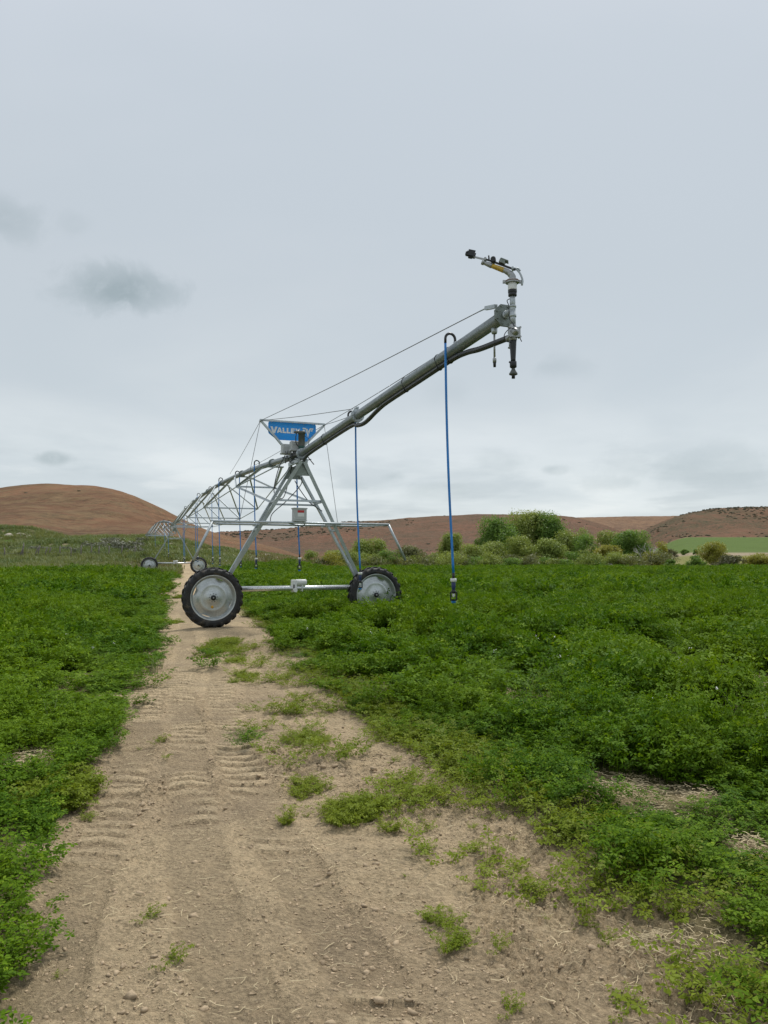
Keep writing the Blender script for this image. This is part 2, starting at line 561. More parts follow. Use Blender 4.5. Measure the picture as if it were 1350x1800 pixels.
def build_ground():
    ys = [-60, -30, -15, -8, -4, -2, -1, 0, .6, 1.0]
    y = 1.2
    while y < 6000:
        ys.append(y)
        if y < 8: y += .0135
        elif y < 14: y += .024
        elif y < 26: y += .06
        elif y < 200: y *= 1.012
        else: y *= 1.06
    ys = np.array(ys)
    ua = np.concatenate([-np.geomspace(3.0, .62, 40)[:-1], np.linspace(-.62, .62, 760), np.geomspace(.62, 3.0, 40)[1:]])
    W = np.maximum(ys, 0) + .9
    W[ys < 0] = 4 - ys[ys < 0]
    X = W[:, None] * ua[None, :]
    Y = np.repeat(ys[:, None], len(ua), 1)
    Z = ground_h(X, Y)
    far = np.clip((Y - 700) / 800, 0, 1)
    Z = Z * (1 - far)
    nr, nc = X.shape
    V = np.stack([X, Y, Z], -1).reshape(-1, 3)
    idx = np.arange(nr * nc).reshape(nr, nc)
    F = np.stack([idx[:-1, :-1], idx[:-1, 1:], idx[1:, 1:], idx[1:, :-1]], -1).reshape(-1, 4)
    # land cover colours
    u = X / np.maximum(Y, 6)
    tr = sstep(-.25, .10, in_track(X, Y))
    soil = np.array([.52, .413, .268]); damp = np.array([.455, .358, .235])
    under = np.array([.10, .115, .035]); dry = np.array([.27, .235, .14]); olive = np.array([.17, .165, .08])
    straw = np.array([.34, .27, .165]); field = np.array([.045, .115, .02])
    c = np.empty(X.shape + (3,)); c[:] = under
    edge = sstep(-1.1, -.1, in_track(X, Y)) * sstep(26, 8, Y)
    c = c + (straw - c) * (edge * (.25 + .7 * fbm(X * 3, Y * 3, 3, 91)))[..., None]
    sm = np.clip(spot_mask(X, Y) * 1.3, 0, 1)
    c = c + (straw - c) * sm[..., None]
    mixs = fbm(X * .7, Y * .7, 4, 95)
    sc = soil + (damp - soil) * sstep(.45, .65, mixs)[..., None]
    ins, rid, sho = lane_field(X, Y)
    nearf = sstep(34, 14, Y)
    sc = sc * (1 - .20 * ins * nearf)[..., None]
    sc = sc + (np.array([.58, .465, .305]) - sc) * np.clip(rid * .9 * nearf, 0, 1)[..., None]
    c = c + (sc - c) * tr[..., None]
    beyond = sstep(-1.5, 1.5, Y - field_end(u))
    g = fbm(X * .06, Y * .06, 4, 97)
    cov = olive + (dry - olive) * sstep(.40, .62, g)[..., None]
    trk2 = tr * sstep(95, 80, Y)
    c = c + (cov - c) * (beyond * (1 - trk2))[..., None]
    cut = sstep(110.5, 112, Y) * sstep(-.20, -.30, u) * sstep(.34, .5, fbm(X * .25, Y * .6, 4, 99)) * sstep(150, 130, Y)
    c = c + (np.array([.34, .255, .175]) - c) * cut[..., None]
    # far irrigated field with pale verges, on the rising ground
    f1 = sstep(.32, .36, u) * sstep(222, 245, Y) * sstep(432, 405, Y)
    c = c + (np.array([.095, .150, .030]) - c) * f1[..., None]
    f0 = sstep(.34, .40, u) * sstep(150, 165, Y) * sstep(215, 200, Y)
    c = c + (np.array([.20, .205, .06]) - c) * f0[..., None]
    f2 = sstep(.28, .34, u) * sstep(432, 445, Y) * sstep(485, 465, Y)
    c = c + (np.array([.38, .31, .22]) - c) * f2[..., None]
    f3 = sstep(.33, .37, u) * sstep(200, 212, Y) * sstep(240, 228, Y)
    c = c + (np.array([.33, .27, .19]) - c) * f3[..., None]
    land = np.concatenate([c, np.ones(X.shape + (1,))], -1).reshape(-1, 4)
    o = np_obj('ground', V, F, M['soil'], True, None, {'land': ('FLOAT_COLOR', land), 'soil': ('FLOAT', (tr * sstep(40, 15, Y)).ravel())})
    tag(o, kind='structure')


build_ground()


def gz(x, Y):
    return float(ground_h(np.array([float(x)]), np.array([float(Y)]))[0])


# ------------------------------------------------------------------ hills
def hill_mat(name, c1, c2, c3, spk, spk_amt, streak=(1, 1, 1)):
    m, t, b, o = mat(name)
    tc = t.n('ShaderNodeTexCoord').outputs['Object']
    mp = t.n('ShaderNodeMapping'); mp.inputs['Scale'].default_value = streak
    t.l(tc, mp.inputs[0])
    n1 = t.noise(.018, 8, .66, mp.outputs[0]); n2 = t.noise(.11, 7, .7, tc); n3 = t.noise(.5, 5, .75, tc)
    c = t.mix(t.rng(n1, .36, .64), c1, c2)
    c = t.mix(t.math('MULTIPLY', t.rng(n2, .42, .60), .9), c, c3)
    ns = t.noise(.22, 7, .7, mp.outputs[0])
    c = t.mix(t.math('MULTIPLY', t.rng(ns, .48, .62), .5), c, t.mix(1.0, c, (.62, .60, .58), 'MULTIPLY'))
    c = t.mix(t.math('MULTIPLY', t.rng(ns, .46, .34), .4), c, t.mix(1.0, c, (1.35, 1.3, 1.2), 'MULTIPLY'))
    sm = t.math('MULTIPLY', t.rng(n3, .47, .60), t.rng(t.noise(.026, 5, .62, tc), .38, .56))
    c = t.mix(t.math('MULTIPLY', sm, spk_amt), c, spk)
    c = t.mix(t.math('MULTIPLY', t.rng(t.noise(1.4, 4, .7, tc), .4, .7), .35), c, t.mix(1.0, c, (.6, .6, .6), 'MULTIPLY'))
    t.l(c, b.inputs['Base Color'])
    b.inputs['Roughness'].default_value = 1.0; b.inputs['Specular IOR Level'].default_value = .05
    bump(t, b, t.math('ADD', n2, n3), .6, 1.5)
    return m


HILLS = {}


def hill(name, ridge, D0, D1, m, seed, rough=1.0, foot_z=-2.0, power=1.0, nu=220, nd=110, wander=0.0, back=.35):
    """heightfield of a real hill: foot at distance D0, crest at D1 (plan distance), falling away behind"""
    rp = np.array([p[0] for p in ridge], float); ry = np.array([p[1] for p in ridge], float)
    px = np.linspace(rp[0], rp[-1], nu)
    u = (px - 675) / 1350
    # smooth the surveyed crest
    py = np.interp(px, rp, ry)
    ker = np.hanning(9); ker /= ker.sum()
    py = np.convolve(np.pad(py, 4, 'edge'), ker, 'valid')
    crestD = D1 * (1 + wander * (fbm(px * .006, px * 0, 3, seed) - .5))
    v = (900 - py) / 1350
    dy = CP - v * SP; dz = SP + v * CP
    crest = CAM_H + dz / dy * crestD
    s = np.concatenate([np.linspace(0, 1, int(nd * .75)), np.linspace(1, 1.9, nd - int(nd * .75) + 1)[1:]])
    U, S = np.meshgrid(u, s)
    D = D0 + (crestD[None, :] - D0) * S
    X = U * D; Y = D
    nz = (fbm(X * .012, Y * .012, 5, seed + 3) - .5) * 2
    gul = np.abs(fbm(X * .03 + 3, Y * .006, 4, seed + 5) - .5) * 2
    env = np.sin(np.clip(S, 0, 1) * np.pi)
    slope_c = (crest - CAM_H) / crestD
    foot = ground_base(u * D0, np.full(nu, float(D0))) + foot_z
    slope_f = np.minimum((foot - CAM_H) / D0, slope_c - .002)
    prof = np.where(S <= 1, np.sin(np.clip(S, 0, 1) * np.pi / 2) ** power, 1 - back * (S - 1) ** 1.5)
    Z = CAM_H + D * (slope_f[None, :] + (slope_c - slope_f)[None, :] * prof) + rough * env * (nz * 3 - gul * 2.2)
    Z += rough * (fbm(X * .09, Y * .09, 4, seed + 8) - .5) * .8 * np.clip(S * 3, 0, 1)
    V = np.stack([X, Y, Z], -1).reshape(-1, 3)
    nr, nc = X.shape
    idx = np.arange(nr * nc).reshape(nr, nc)
    F = np.stack([idx[:-1, :-1], idx[:-1, 1:], idx[1:, 1:], idx[1:, :-1]], -1).reshape(-1, 4)
    o = np_obj(name, V, F, m, True)
    tag(o, kind='structure')
    HILLS[name] = (X, Y, Z, S)
    return o


hm_left = hill_mat('cheatgrass_hill', (0.259, 0.138, 0.081), (0.170, 0.100, 0.061), (0.220, 0.151, 0.085), (0.077, 0.065, 0.044), .55, (1, .25, 1))
hm_mid = hill_mat('sage_hill', (0.215, 0.116, 0.077), (0.149, 0.106, 0.072), (0.187, 0.113, 0.077), (0.083, 0.078, 0.052), .9)
hm_right = hill_mat('scrub_hill', (0.181, 0.113, 0.072), (0.126, 0.102, 0.063), (0.220, 0.124, 0.082), (0.071, 0.075, 0.046), 1.0)
hm_far = hill_mat('far_ridge', (0.237, 0.146, 0.093), (0.176, 0.113, 0.079), (0.275, 0.178, 0.109), (0.132, 0.097, 0.071), .5, (1, .3, 1))

hill('hill_left', [(-420, 930), (-200, 885), (-80, 866), (0, 857), (40, 852), (90, 850), (125, 853), (160, 853), (200, 860), (240, 874), (280, 892), (320, 912), (345, 924), (370, 934), (420, 948), (480, 962), (540, 980)], 119.5, 330, hm_left, 101, 1.0, -.6, 1.0, wander=.1)
hill('hill_middle', [(300, 950), (340, 940), (378, 936), (424, 934), (500, 930), (560, 924), (590, 919), (674, 915), (757, 908), (846, 903.5), (911, 905), (977, 906), (1010, 909), (1060, 922), (1120, 945)], 250, 720, hm_mid, 131, 1.6, -2.0, .8, wander=.15)
hill('hill_ridge', [(860, 920), (940, 914), (1003, 910), (1060, 909), (1100, 908), (1190, 907), (1300, 906), (1420, 905), (1600, 900)], 700, 1500, hm_far, 151, 2.0, -3, .8, wander=.1)
hill('hill_right', [(1000, 972), (1040, 962), (1090, 948), (1133, 931), (1167, 916), (1190, 908), (1217, 901), (1250, 894.5), (1300, 892), (1350, 891), (1450, 888), (1600, 890), (1800, 900)], 455, 640, hm_right, 171, 1.2, -1.5, 1.0, wander=.08)

# ------------------------------------------------------------------ plant meshes
def leaf_quads(C, N, L, W, up_fold=.15):
    """leaflets: centres C, normals N, random in-plane direction; diamond quads"""
    n = len(C)
    a = rng.normal(size=(n, 3)); a -= N * np.sum(a * N, 1)[:, None]
    a /= np.linalg.norm(a, axis=1)[:, None] + 1e-9
    b = np.cross(N, a)
    L = np.broadcast_to(L, n)[:, None]; W = np.broadcast_to(W, n)[:, None]
    V = np.stack([C - a * L * .5, C + b * W * .5 + N * W * up_fold + a * L * .08, C + a * L * .5, C - b * W * .5 + N * W * up_fold + a * L * .08], 1)
    return V.reshape(-1, 3), np.arange(4 * n).reshape(n, 4)


def unit(v):
    return v / (np.linalg.norm(v, axis=-1, keepdims=True) + 1e-9)


def alfalfa_clump(n_stem, n_leaf, radius, height, leaf, stem_w, spread=.5, seed=0):
    """stems leaning outwards with trifoliate leaves"""
    g = np.random.default_rng(seed)
    LV, LF, lv = [], [], []
    base = 0
    C, N, dirs, tone = [], [], [], []
    for s in range(n_stem):
        a = g.uniform(0, 2 * np.pi); r0 = radius * .45 * math.sqrt(g.uniform())
        h = height * g.uniform(.6, 1.08)
        lean = spread * radius * g.uniform(.3, 1.3)
        p0 = np.array([math.cos(a) * r0, math.sin(a) * r0, -.02])
        ad = a + g.normal(0, .5)
        p1 = p0 + np.array([math.cos(ad) * lean, math.sin(ad) * lean, h])
        pm = (p0 + p1) / 2 + np.array([0, 0, h * .10]) - np.array([math.cos(ad), math.sin(ad), 0]) * lean * .18
        tt = np.linspace(0, 1, 5)
        P = (1 - tt)[:, None] ** 2 * p0 + 2 * (tt * (1 - tt))[:, None] * pm + (tt ** 2)[:, None] * p1
        if stem_w > 0:
            sd = np.array([-math.sin(ad), math.cos(ad), 0]) * stem_w
            for i in range(4):
                LV += [P[i] - sd, P[i] + sd, P[i + 1] + sd * .7, P[i + 1] - sd * .7]
                LF.append([base, base + 1, base + 2, base + 3]); base += 4
                lv += [.65] * 4
        for k in range(n_leaf):
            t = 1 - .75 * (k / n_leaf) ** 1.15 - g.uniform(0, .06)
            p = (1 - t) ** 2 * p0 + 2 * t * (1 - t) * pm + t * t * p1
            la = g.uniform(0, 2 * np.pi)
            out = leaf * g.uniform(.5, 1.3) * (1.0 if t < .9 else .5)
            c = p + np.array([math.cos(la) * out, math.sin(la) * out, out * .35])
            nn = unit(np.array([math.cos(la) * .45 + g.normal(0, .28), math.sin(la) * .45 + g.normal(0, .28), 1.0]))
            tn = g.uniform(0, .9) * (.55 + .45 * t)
            for q in range(3):
                aq = la + (q - 1) * 1.15 + g.normal(0, .15)
                d = np.array([math.cos(aq), math.sin(aq), .12])
                d = unit(d - nn * d.dot(nn))
                sz = leaf * g.uniform(.8, 1.2)
                bq = np.cross(nn, d)
                w = sz * .52
                o = c + d * sz * .12
                LV += [o, o + d * sz * .55 + bq * w * .5 + nn * w * .2, o + d * sz, o + d * sz * .55 - bq * w * .5 + nn * w * .2]
                LF.append([base, base + 1, base + 2, base + 3]); base += 4
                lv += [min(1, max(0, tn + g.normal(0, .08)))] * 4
    return np.array(LV), np.array(LF), np.array(lv)


def grass_tuft(n, radius, height, w, seed=0):
    g = np.random.default_rng(seed)
    V, F, lv = [], [], []
    b = 0
    for s in range(n):
        a = g.uniform(0, 2 * np.pi); r0 = radius * math.sqrt(g.uniform())
        h = height * g.uniform(.45, 1.1); ad = g.uniform(0, 2 * np.pi)
        p0 = np.array([math.cos(a) * r0, math.sin(a) * r0, -.02])
        d = np.array([math.cos(ad), math.sin(ad), 0]); sd = np.array([-d[1], d[0], 0]) * w
        p1 = p0 + d * h * .12 + np.array([0, 0, h * .6]); p2 = p0 + d * h * g.uniform(.2, .6) + np.array([0, 0, h])
        V += [p0 - sd, p0 + sd, p1 + sd * .8, p1 - sd * .8, p1 - sd * .8, p1 + sd * .8, p2 + sd * .15, p2 - sd * .15]
        F += [[b, b + 1, b + 2, b + 3], [b + 4, b + 5, b + 6, b + 7]]; b += 8
        lv += [g.uniform()] * 8
    return np.array(V), np.array(F), np.array(lv)


def shrub_mesh(n, rx, rz, leaf, seed=0, lobes=7):
    """dome of leaf-sized faces in uneven lobes"""
    g = np.random.default_rng(seed)
    cs, rs = [], []
    for k in range(lobes):
        a = g.uniform(0, 2 * np.pi); r = rx * .55 * math.sqrt(g.uniform())
        cs.append((math.cos(a) * r, math.sin(a) * r, rz * g.uniform(.3, .68))); rs.append(g.uniform(.32, .55))
    cs = np.array(cs); rs = np.array(rs)
    k = g.integers(0, lobes, n)
    d = unit(g.normal(size=(n, 3)))
    rad = g.uniform(.55, 1.05, n) ** .6
    C = cs[k] + d * (rs[k] * rad)[:, None] * np.array([rx, rx, rz * .85])
    C[:, 2] = np.abs(C[:, 2])
    N = unit(d + g.normal(size=(n, 3)) * .6 + np.array([0, 0, .4]))
    V, F = leaf_quads(C, N, leaf * g.uniform(.6, 1.3, n), leaf * .55 * g.uniform(.7, 1.2, n))
    lv = np.repeat(np.clip(g.uniform(0, .8, n) + (rs[k] - .43) * .6, 0, 1), 4)
    return V, F, lv


def kind_collection(name, meshes, m):
    c = bpy.data.collections.new(name)
    for i, (V, F, lv) in enumerate(meshes):
        me = np_mesh(f'{name}_plant', V, F, m, False, {'lv': ('FLOAT', lv)})
        c.objects.link(bpy.data.objects.new(f'{name}_plant_{i:02d}', me))
    return c


def scatter(name, P, rot, scl, idx, coll, mats):
    me = bpy.data.meshes.new(name)
    P = np.asarray(P, np.float32)
    me.vertices.add(len(P)); me.vertices.foreach_set('co', P.ravel())
    for an, ty, arr in (('rot', 'FLOAT_VECTOR', rot), ('scl', 'FLOAT_VECTOR', scl)):
        a = me.attributes.new(an, ty, 'POINT'); a.data.foreach_set('vector', np.asarray(arr, np.float32).ravel())
    a = me.attributes.new('idx', 'INT', 'POINT'); a.data.foreach_set('value', np.asarray(idx, np.int32))
    me.materials.append(mats)
    o = bpy.data.objects.new(name, me); COL.objects.link(o)
    ng = bpy.data.node_groups.new(name + '_scatter', 'GeometryNodeTree')
    ng.interface.new_socket('Geometry', in_out='INPUT', socket_type='NodeSocketGeometry')
    ng.interface.new_socket('Geometry', in_out='OUTPUT', socket_type='NodeSocketGeometry')
    t = NT(ng)
    gi = t.n('NodeGroupInput'); go = t.n('NodeGroupOutput')

    def named(an, ty):
        nd = t.n('GeometryNodeInputNamedAttribute', data_type=ty); nd.inputs[0].default_value = an
        return [q for q in nd.outputs if q.enabled and q.name == 'Attribute'][0]
    er = t.n('FunctionNodeEulerToRotation'); t.l(named('rot', 'FLOAT_VECTOR'), er.inputs[0])
    scl_ = named('scl', 'FLOAT_VECTOR'); idx_ = named('idx', 'INT')
    jn = t.n('GeometryNodeJoinGeometry')
    for k, src in enumerate(coll.objects):
        oi = t.n('GeometryNodeObjectInfo'); oi.inputs['Object'].default_value = src
        gti = t.n('GeometryNodeGeometryToInstance'); t.l(oi.outputs['Geometry'], gti.inputs[0])
        cmp_ = t.n('FunctionNodeCompare', data_type='INT', operation='EQUAL')
        ins = [q for q in cmp_.inputs if q.enabled]
        t.l(idx_, ins[0]); ins[1].default_value = k
        ip = t.n('GeometryNodeInstanceOnPoints')
        t.l(gi.outputs[0], ip.inputs['Points']); t.l(cmp_.outputs[0], ip.inputs['Selection']); t.l(gti.outputs[0], ip.inputs['Instance'])
        t.l(er.outputs[0], ip.inputs['Rotation']); t.l(scl_, ip.inputs['Scale'])
        t.l(ip.outputs[0], jn.inputs[0])
    t.l(jn.outputs[0], go.inputs[0])
    md = o.modifiers.new('scatter', 'NODES'); md.node_group = ng
    return o


def field_points(Y0, Y1, dens, margin=.58, xmin=-1e9):
    """random points over the cropped ground between two distances, seen with a margin"""
    n = int(dens * margin * (Y1 ** 2 - Y0 ** 2) + dens * 6.4 * (Y1 - Y0))
    Y = np.sqrt(rng.uniform(Y0 ** 2, Y1 ** 2, n))
    x = rng.uniform(-1, 1, n) * (margin * Y + 3.2)
    return x, Y


def build_alfalfa():
    near = [alfalfa_clump(9, 11, .18, .29, .030, .0017, .7, 200 + i) for i in range(7)]
    mid = [alfalfa_clump(9, 9, .26, .32, .052, .003, .7, 230 + i) for i in range(6)]
    far = [alfalfa_clump(9, 8, .5, .36, .105, 0, .8, 260 + i) for i in range(5)]
    low = [alfalfa_clump(8, 9, .13, .13, .020, .0014, 1.0, 280 + i) for i in range(4)]
    kinds = kind_collection('alfalfa', near + mid + far + low, M['alfalfa'])
    for i in range(18, 22): kinds.objects[i].data.materials[0] = M['weed']
    PX, PR, PS, PI = [], [], [], []
    for (Y0, Y1, dens, i0, i1, sb) in ((1.6, 8.5, 80, 0, 7, 1.0), (8.0, 27, 34, 7, 13, 1.0), (26, 119, 6.2, 13, 18, 1.0)):
        x, Y = field_points(Y0, Y1, dens)
        tr = in_track(x, Y)
        u = x / Y
        dens_m = sstep(.14, -.16, tr)
        rin = interp(RIGHT_EDGE, Y) - x
        dens_m = np.maximum(dens_m, .42 * sstep(.47, .60, fbm(x * 2.3, Y * 1.9, 3, 213)) * sstep(1.6, .3, rin) * (rin > 0) * (Y < 16))
        bare = np.clip(spot_mask(x, Y) * 1.9, 0, 1)
        thin = sstep(.30, .42, fbm(x * .9, Y * .9, 3, 203)) if Y0 < 20 else 1
        thin = np.maximum(thin, sstep(-1.2, -2.2, tr))
        keep = rng.uniform(size=len(x)) < dens_m * (1 - bare) * (.35 + .65 * thin)
        keep &= Y < field_end(u)
        x, Y, tr = x[keep], Y[keep], tr[keep]
        mound = fbm(x * 1.5, Y * 1.5, 3, 207)
        tall = np.clip(.50 + .50 * sstep(-.1, -2.6, tr), 0, 1) * (.30 + 1.25 * sstep(.28, .72, mound))
        # the right-hand field stands a bit taller, with a taller stand past the verge
        tall = np.where((x < 0) & (Y < 7), np.maximum(tall, .62), tall)
        tall *= np.where((x < 0) & (Y < 3.6), .68, 1.0)
        tall *= np.where((x > 0) & (Y < 7), 1.35, np.where(x > 0, 1.08, 1.0)) * (1 + .25 * sstep(9, 16, Y))
        tall *= 1 + .22 * (sstep(.5, .62, fbm(x * .22, Y * .22, 2, 209)) - .3)
        sc = tall * rng.uniform(.8, 1.2, len(x)) * sb
        wid = (.62 + .38 * np.clip(tall, .4, 1.4)) * rng.uniform(.85, 1.15, len(x)) * sb
        z = ground_h(x, Y)
        PX.append(np.stack([x, Y, z], 1))
        PR.append(np.stack([rng.normal(0, .10, len(x)), rng.normal(0, .10, len(x)), rng.uniform(0, 6.28, len(x))], 1))
        PS.append(np.stack([wid, wid, sc], 1))
        ii = rng.integers(i0, i1, len(x))
        if Y0 < 20:
            sw = rng.uniform(size=len(x)) < np.maximum(sstep(-.75, -.05, tr) * .85, tr > .05) * (x > .5 * (interp(LEFT_EDGE, Y) + interp(RIGHT_EDGE, Y)))
            ii[sw] = rng.integers(18, 22, sw.sum())
            PS[-1][sw] = (np.array([1.15, 1.15, 1.1]) * rng.uniform(.7, 1.3, (sw.sum(), 1)))
        PI.append(ii)
    o = scatter('alfalfa', np.concatenate(PX), np.concatenate(PR), np.concatenate(PS), np.concatenate(PI), kinds, M['alfalfa'])
    tag(o, 'dense dark green alfalfa crop covering the field on both sides of the dirt track', 'crop', kind='stuff')
    print('alfalfa instances', sum(len(p) for p in PX))


build_alfalfa()


def build_grass():
    # rough grass on the bank and dry grass along the field end
    kinds = kind_collection('bank_grass', [grass_tuft(46, .34, .5, .022, 300 + i) for i in range(4)], M['bank_grass'])
    n = 15000
    Y = np.sqrt(rng.uniform(56 ** 2, 124 ** 2, n)); u = rng.uniform(-.72, -.08, n); x = u * Y
    k = (Y > field_end(u) - 1) & (in_track(x, Y) < .3) | (Y > 84)
    k &= rng.uniform(size=n) < .35 + .65 * sstep(.40, .55, fbm(x * .09, Y * .09, 3, 303))
    k &= bank_w(u) > .05
    x, Y = x[k], Y[k]
    s = rng.uniform(.5, 1.4, len(x))
    o = scatter('bank_grass', np.stack([x, Y, ground_h(x, Y)], 1), np.stack([0 * x, 0 * x, rng.uniform(0, 6.28, len(x))], 1), np.stack([s * 1.3, s * 1.3, s], 1), rng.integers(0, 4, len(x)), kinds, M['bank_grass'])
    tag(o, 'rough olive grass covering the bank under the brown hill', 'grass', kind='stuff')
    kinds = kind_collection('dry_grass', [grass_tuft(40, .45, .6, .03, 320 + i) for i in range(4)], M['dry_grass'])
    n = 9000
    u = rng.uniform(-.17, .66, n); Y = field_end(u) + rng.uniform(0, 1, n) ** 1.6 * 26 + .5; x = u * Y
    k = rng.uniform(size=n) < .3 + .7 * sstep(.4, .6, fbm(x * .1, Y * .2, 3, 305))
    x, Y = x[k], Y[k]; s = rng.uniform(.5, 1.35, len(x))
    n2 = 3500
    u2 = rng.uniform(-.72, -.24, n2); Y2 = field_end(u2) + rng.uniform(-1, 17, n2); x2 = u2 * Y2
    k2 = (in_track(x2, Y2) < 0) & (rng.uniform(size=n2) < .75)
    x = np.concatenate([x, x2[k2]]); Y = np.concatenate([Y, Y2[k2]]); s = np.concatenate([s, rng.uniform(.35, .8, k2.sum())])
    o = scatter('dry_grass', np.stack([x, Y, ground_h(x, Y)], 1), np.stack([0 * x, 0 * x, rng.uniform(0, 6.28, len(x))], 1), np.stack([s * 1.4, s * 1.4, s], 1), rng.integers(0, 4, len(x)), kinds, M['dry_grass'])
    tag(o, 'strip of pale dry grass along the far end of the alfalfa', 'grass', kind='stuff')
    # low scrub dotted over the hills
    kinds = kind_collection('hill_scrub', [shrub_mesh(120, 1.0, .8, .42, 340 + i, 5) for i in range(4)], M['sage_far'])
    PX, SS = [], []
    for nm, n, lo, hi, s0, s1 in (('hill_middle', 3000, .42, .62, .5, 1.3), ('hill_right', 3400, .34, .58, .45, 1.2), ('hill_left', 260, .55, .72, .4, 1.0)):
        X, Yh, Z, S = HILLS[nm]
        r = rng.integers(2, int(X.shape[0] * .78), n); c = rng.integers(1, X.shape[1] - 1, n)
        fr = rng.uniform(0, 1, (n, 2))
        def bil(A): return A[r, c] * (1 - fr[:, 0]) * (1 - fr[:, 1]) + A[r + 1, c] * fr[:, 0] * (1 - fr[:, 1]) + A[r, c + 1] * (1 - fr[:, 0]) * fr[:, 1] + A[r + 1, c + 1] * fr[:, 0] * fr[:, 1]
        x, y, z = bil(X), bil(Yh), bil(Z)
        k = rng.uniform(size=n) < sstep(lo, hi, fbm(x * .018, y * .010, 4, 307))
        PX.append(np.stack([x, y, z - .1], 1)[k]); SS.append(rng.uniform(s0, s1, k.sum()))
    P = np.concatenate(PX); s = np.concatenate(SS)
    o = scatter('hill_scrub', P, np.stack([0 * s, 0 * s, rng.uniform(0, 6.28, len(s))], 1), np.stack([s * 1.2, s * 1.2, s], 1), rng.integers(0, 4, len(s)), kinds, M['sage_far'])
    tag(o, 'low grey green scrub dotted over the brown hillsides', 'scrub', kind='stuff')


build_grass()


def build_litter():
    # clods of dry soil
    ico = []
    bm_v = np.array([(0, 0, 1), (.894, 0, .447), (.276, .851, .447), (-.724, .526, .447), (-.724, -.526, .447), (.276, -.851, .447), (.724, .526, -.447), (-.276, .851, -.447), (-.894, 0, -.447), (-.276, -.851, -.447), (.724, -.526, -.447), (0, 0, -1)])
    bm_f = np.array([(0, 1, 2), (0, 2, 3), (0, 3, 4), (0, 4, 5), (0, 5, 1), (1, 6, 2), (2, 7, 3), (3, 8, 4), (4, 9, 5), (5, 10, 1), (6, 7, 2), (7, 8, 3), (8, 9, 4), (9, 10, 5), (10, 6, 1), (11, 7, 6), (11, 8, 7), (11, 9, 8), (11, 10, 9), (11, 6, 10)])
    n = 110000
    Y = 1.9 + (rng.uniform(0, 1, n) ** 1.5) * 10; x = rng.uniform(-.6, .62, n) * Y
    heap = sstep(.42, .68, fbm(x * .9 + 3, Y * .5, 3, 71)) * (1 - lane_field(x, Y)[0]) + .8 * np.exp(-(((x - interp(LANES[1][0], Y) - .12) / .20) ** 2)) * sstep(6, 3, Y)
    k = (in_track(x, Y) > -.15) & (rng.uniform(size=n) < .22 + .75 * heap)
    x, Y, heap = x[k], Y[k], heap[k]
    n = len(x)
    s = .0022 + .0055 * rng.uniform(0, 1, n) ** 3 + .010 * rng.uniform(0, 1, n) ** 26 * (1 + heap)
    ang = rng.uniform(0, 6.28, n)
    V = bm_v[None] * rng.uniform(.45, 1.35, (n, 12, 1)) * (s[:, None] * np.stack([rng.uniform(.8, 2.0, n), rng.uniform(.7, 1.3, n), rng.uniform(.5, 1.0, n)], 1))[:, None, :]
    ca, sa = np.cos(ang)[:, None], np.sin(ang)[:, None]
    V = np.stack([V[..., 0] * ca - V[..., 1] * sa, V[..., 0] * sa + V[..., 1] * ca, V[..., 2]], -1)
    V += np.stack([x, Y, ground_h(x, Y) + s * .1], 1)[:, None, :]
    F = (bm_f[None] + (np.arange(n) * 12)[:, None, None]).reshape(-1, 3)
    o = np_obj('soil_clods', V.reshape(-1, 3), F, M['clod'])
    tag(o, 'loose crumbly clods of dry soil scattered over the bare track', 'soil clods', kind='stuff')
    # straw
    n = 120000
    Y = 1.9 + (rng.uniform(0, 1, n) ** 1.6) * 15; x = rng.uniform(-.62, .62, n) * Y
    tr = in_track(x, Y)
    p = np.clip(spot_mask(x, Y) * 1.9, 0, 1) + .34 * np.exp(-((tr + .1) / .38) ** 2) * (x > interp(RIGHT_EDGE, Y) - 1.2) * sstep(.40, .60, fbm(x * 2, Y * 2, 3, 311)) + .03 * (tr > 0) + .06 * sstep(-.2, -1, tr)
    k = rng.uniform(size=n) < p
    x, Y = x[k], Y[k]; n = len(x)
    L = .015 + .075 * rng.uniform(0, 1, n) ** 2; a = rng.uniform(0, 6.28, n); w = rng.uniform(.0005, .0012, n) * (1 + Y * .08)
    lift = rng.uniform(0, .035, n) * np.clip(spot_mask(x, Y) * 2, .2, 1.6); curl = rng.normal(0, .6, n)
    z = ground_h(x, Y) + .006
    d = np.stack([np.cos(a), np.sin(a), rng.normal(0, .12, n)], 1); sd = np.stack([-np.sin(a), np.cos(a), 0 * a], 1)
    c = np.stack([x, Y, z + lift], 1)
    q = np.stack([np.zeros(n), np.zeros(n), w * 1.6], 1)
    rows = []
    for tt in (-.5, 0, .5):
        pt = c + d * (L * tt)[:, None] + sd * (curl * L * (tt * tt - .1))[:, None]
        pt[:, 2] = np.maximum(pt[:, 2], z)
        rows.append((pt - sd * w[:, None], pt + sd * w[:, None] + q * .4, pt + q))
    V = np.stack([r for row in rows for r in row], 1)
    f = []
    for b in (0, 3):
        f += [(b, b + 2, b + 5, b + 3), (b + 2, b + 1, b + 4, b + 5)]
    F = (np.array(f)[None] + (np.arange(n) * 9)[:, None, None]).reshape(-1, 4)
    o = np_obj('straw_litter', V.reshape(-1, 3), F, M['straw'])
    tag(o, 'pale dead straw lying in the alfalfa gaps and along the track edge', 'straw', kind='stuff')


build_litter()


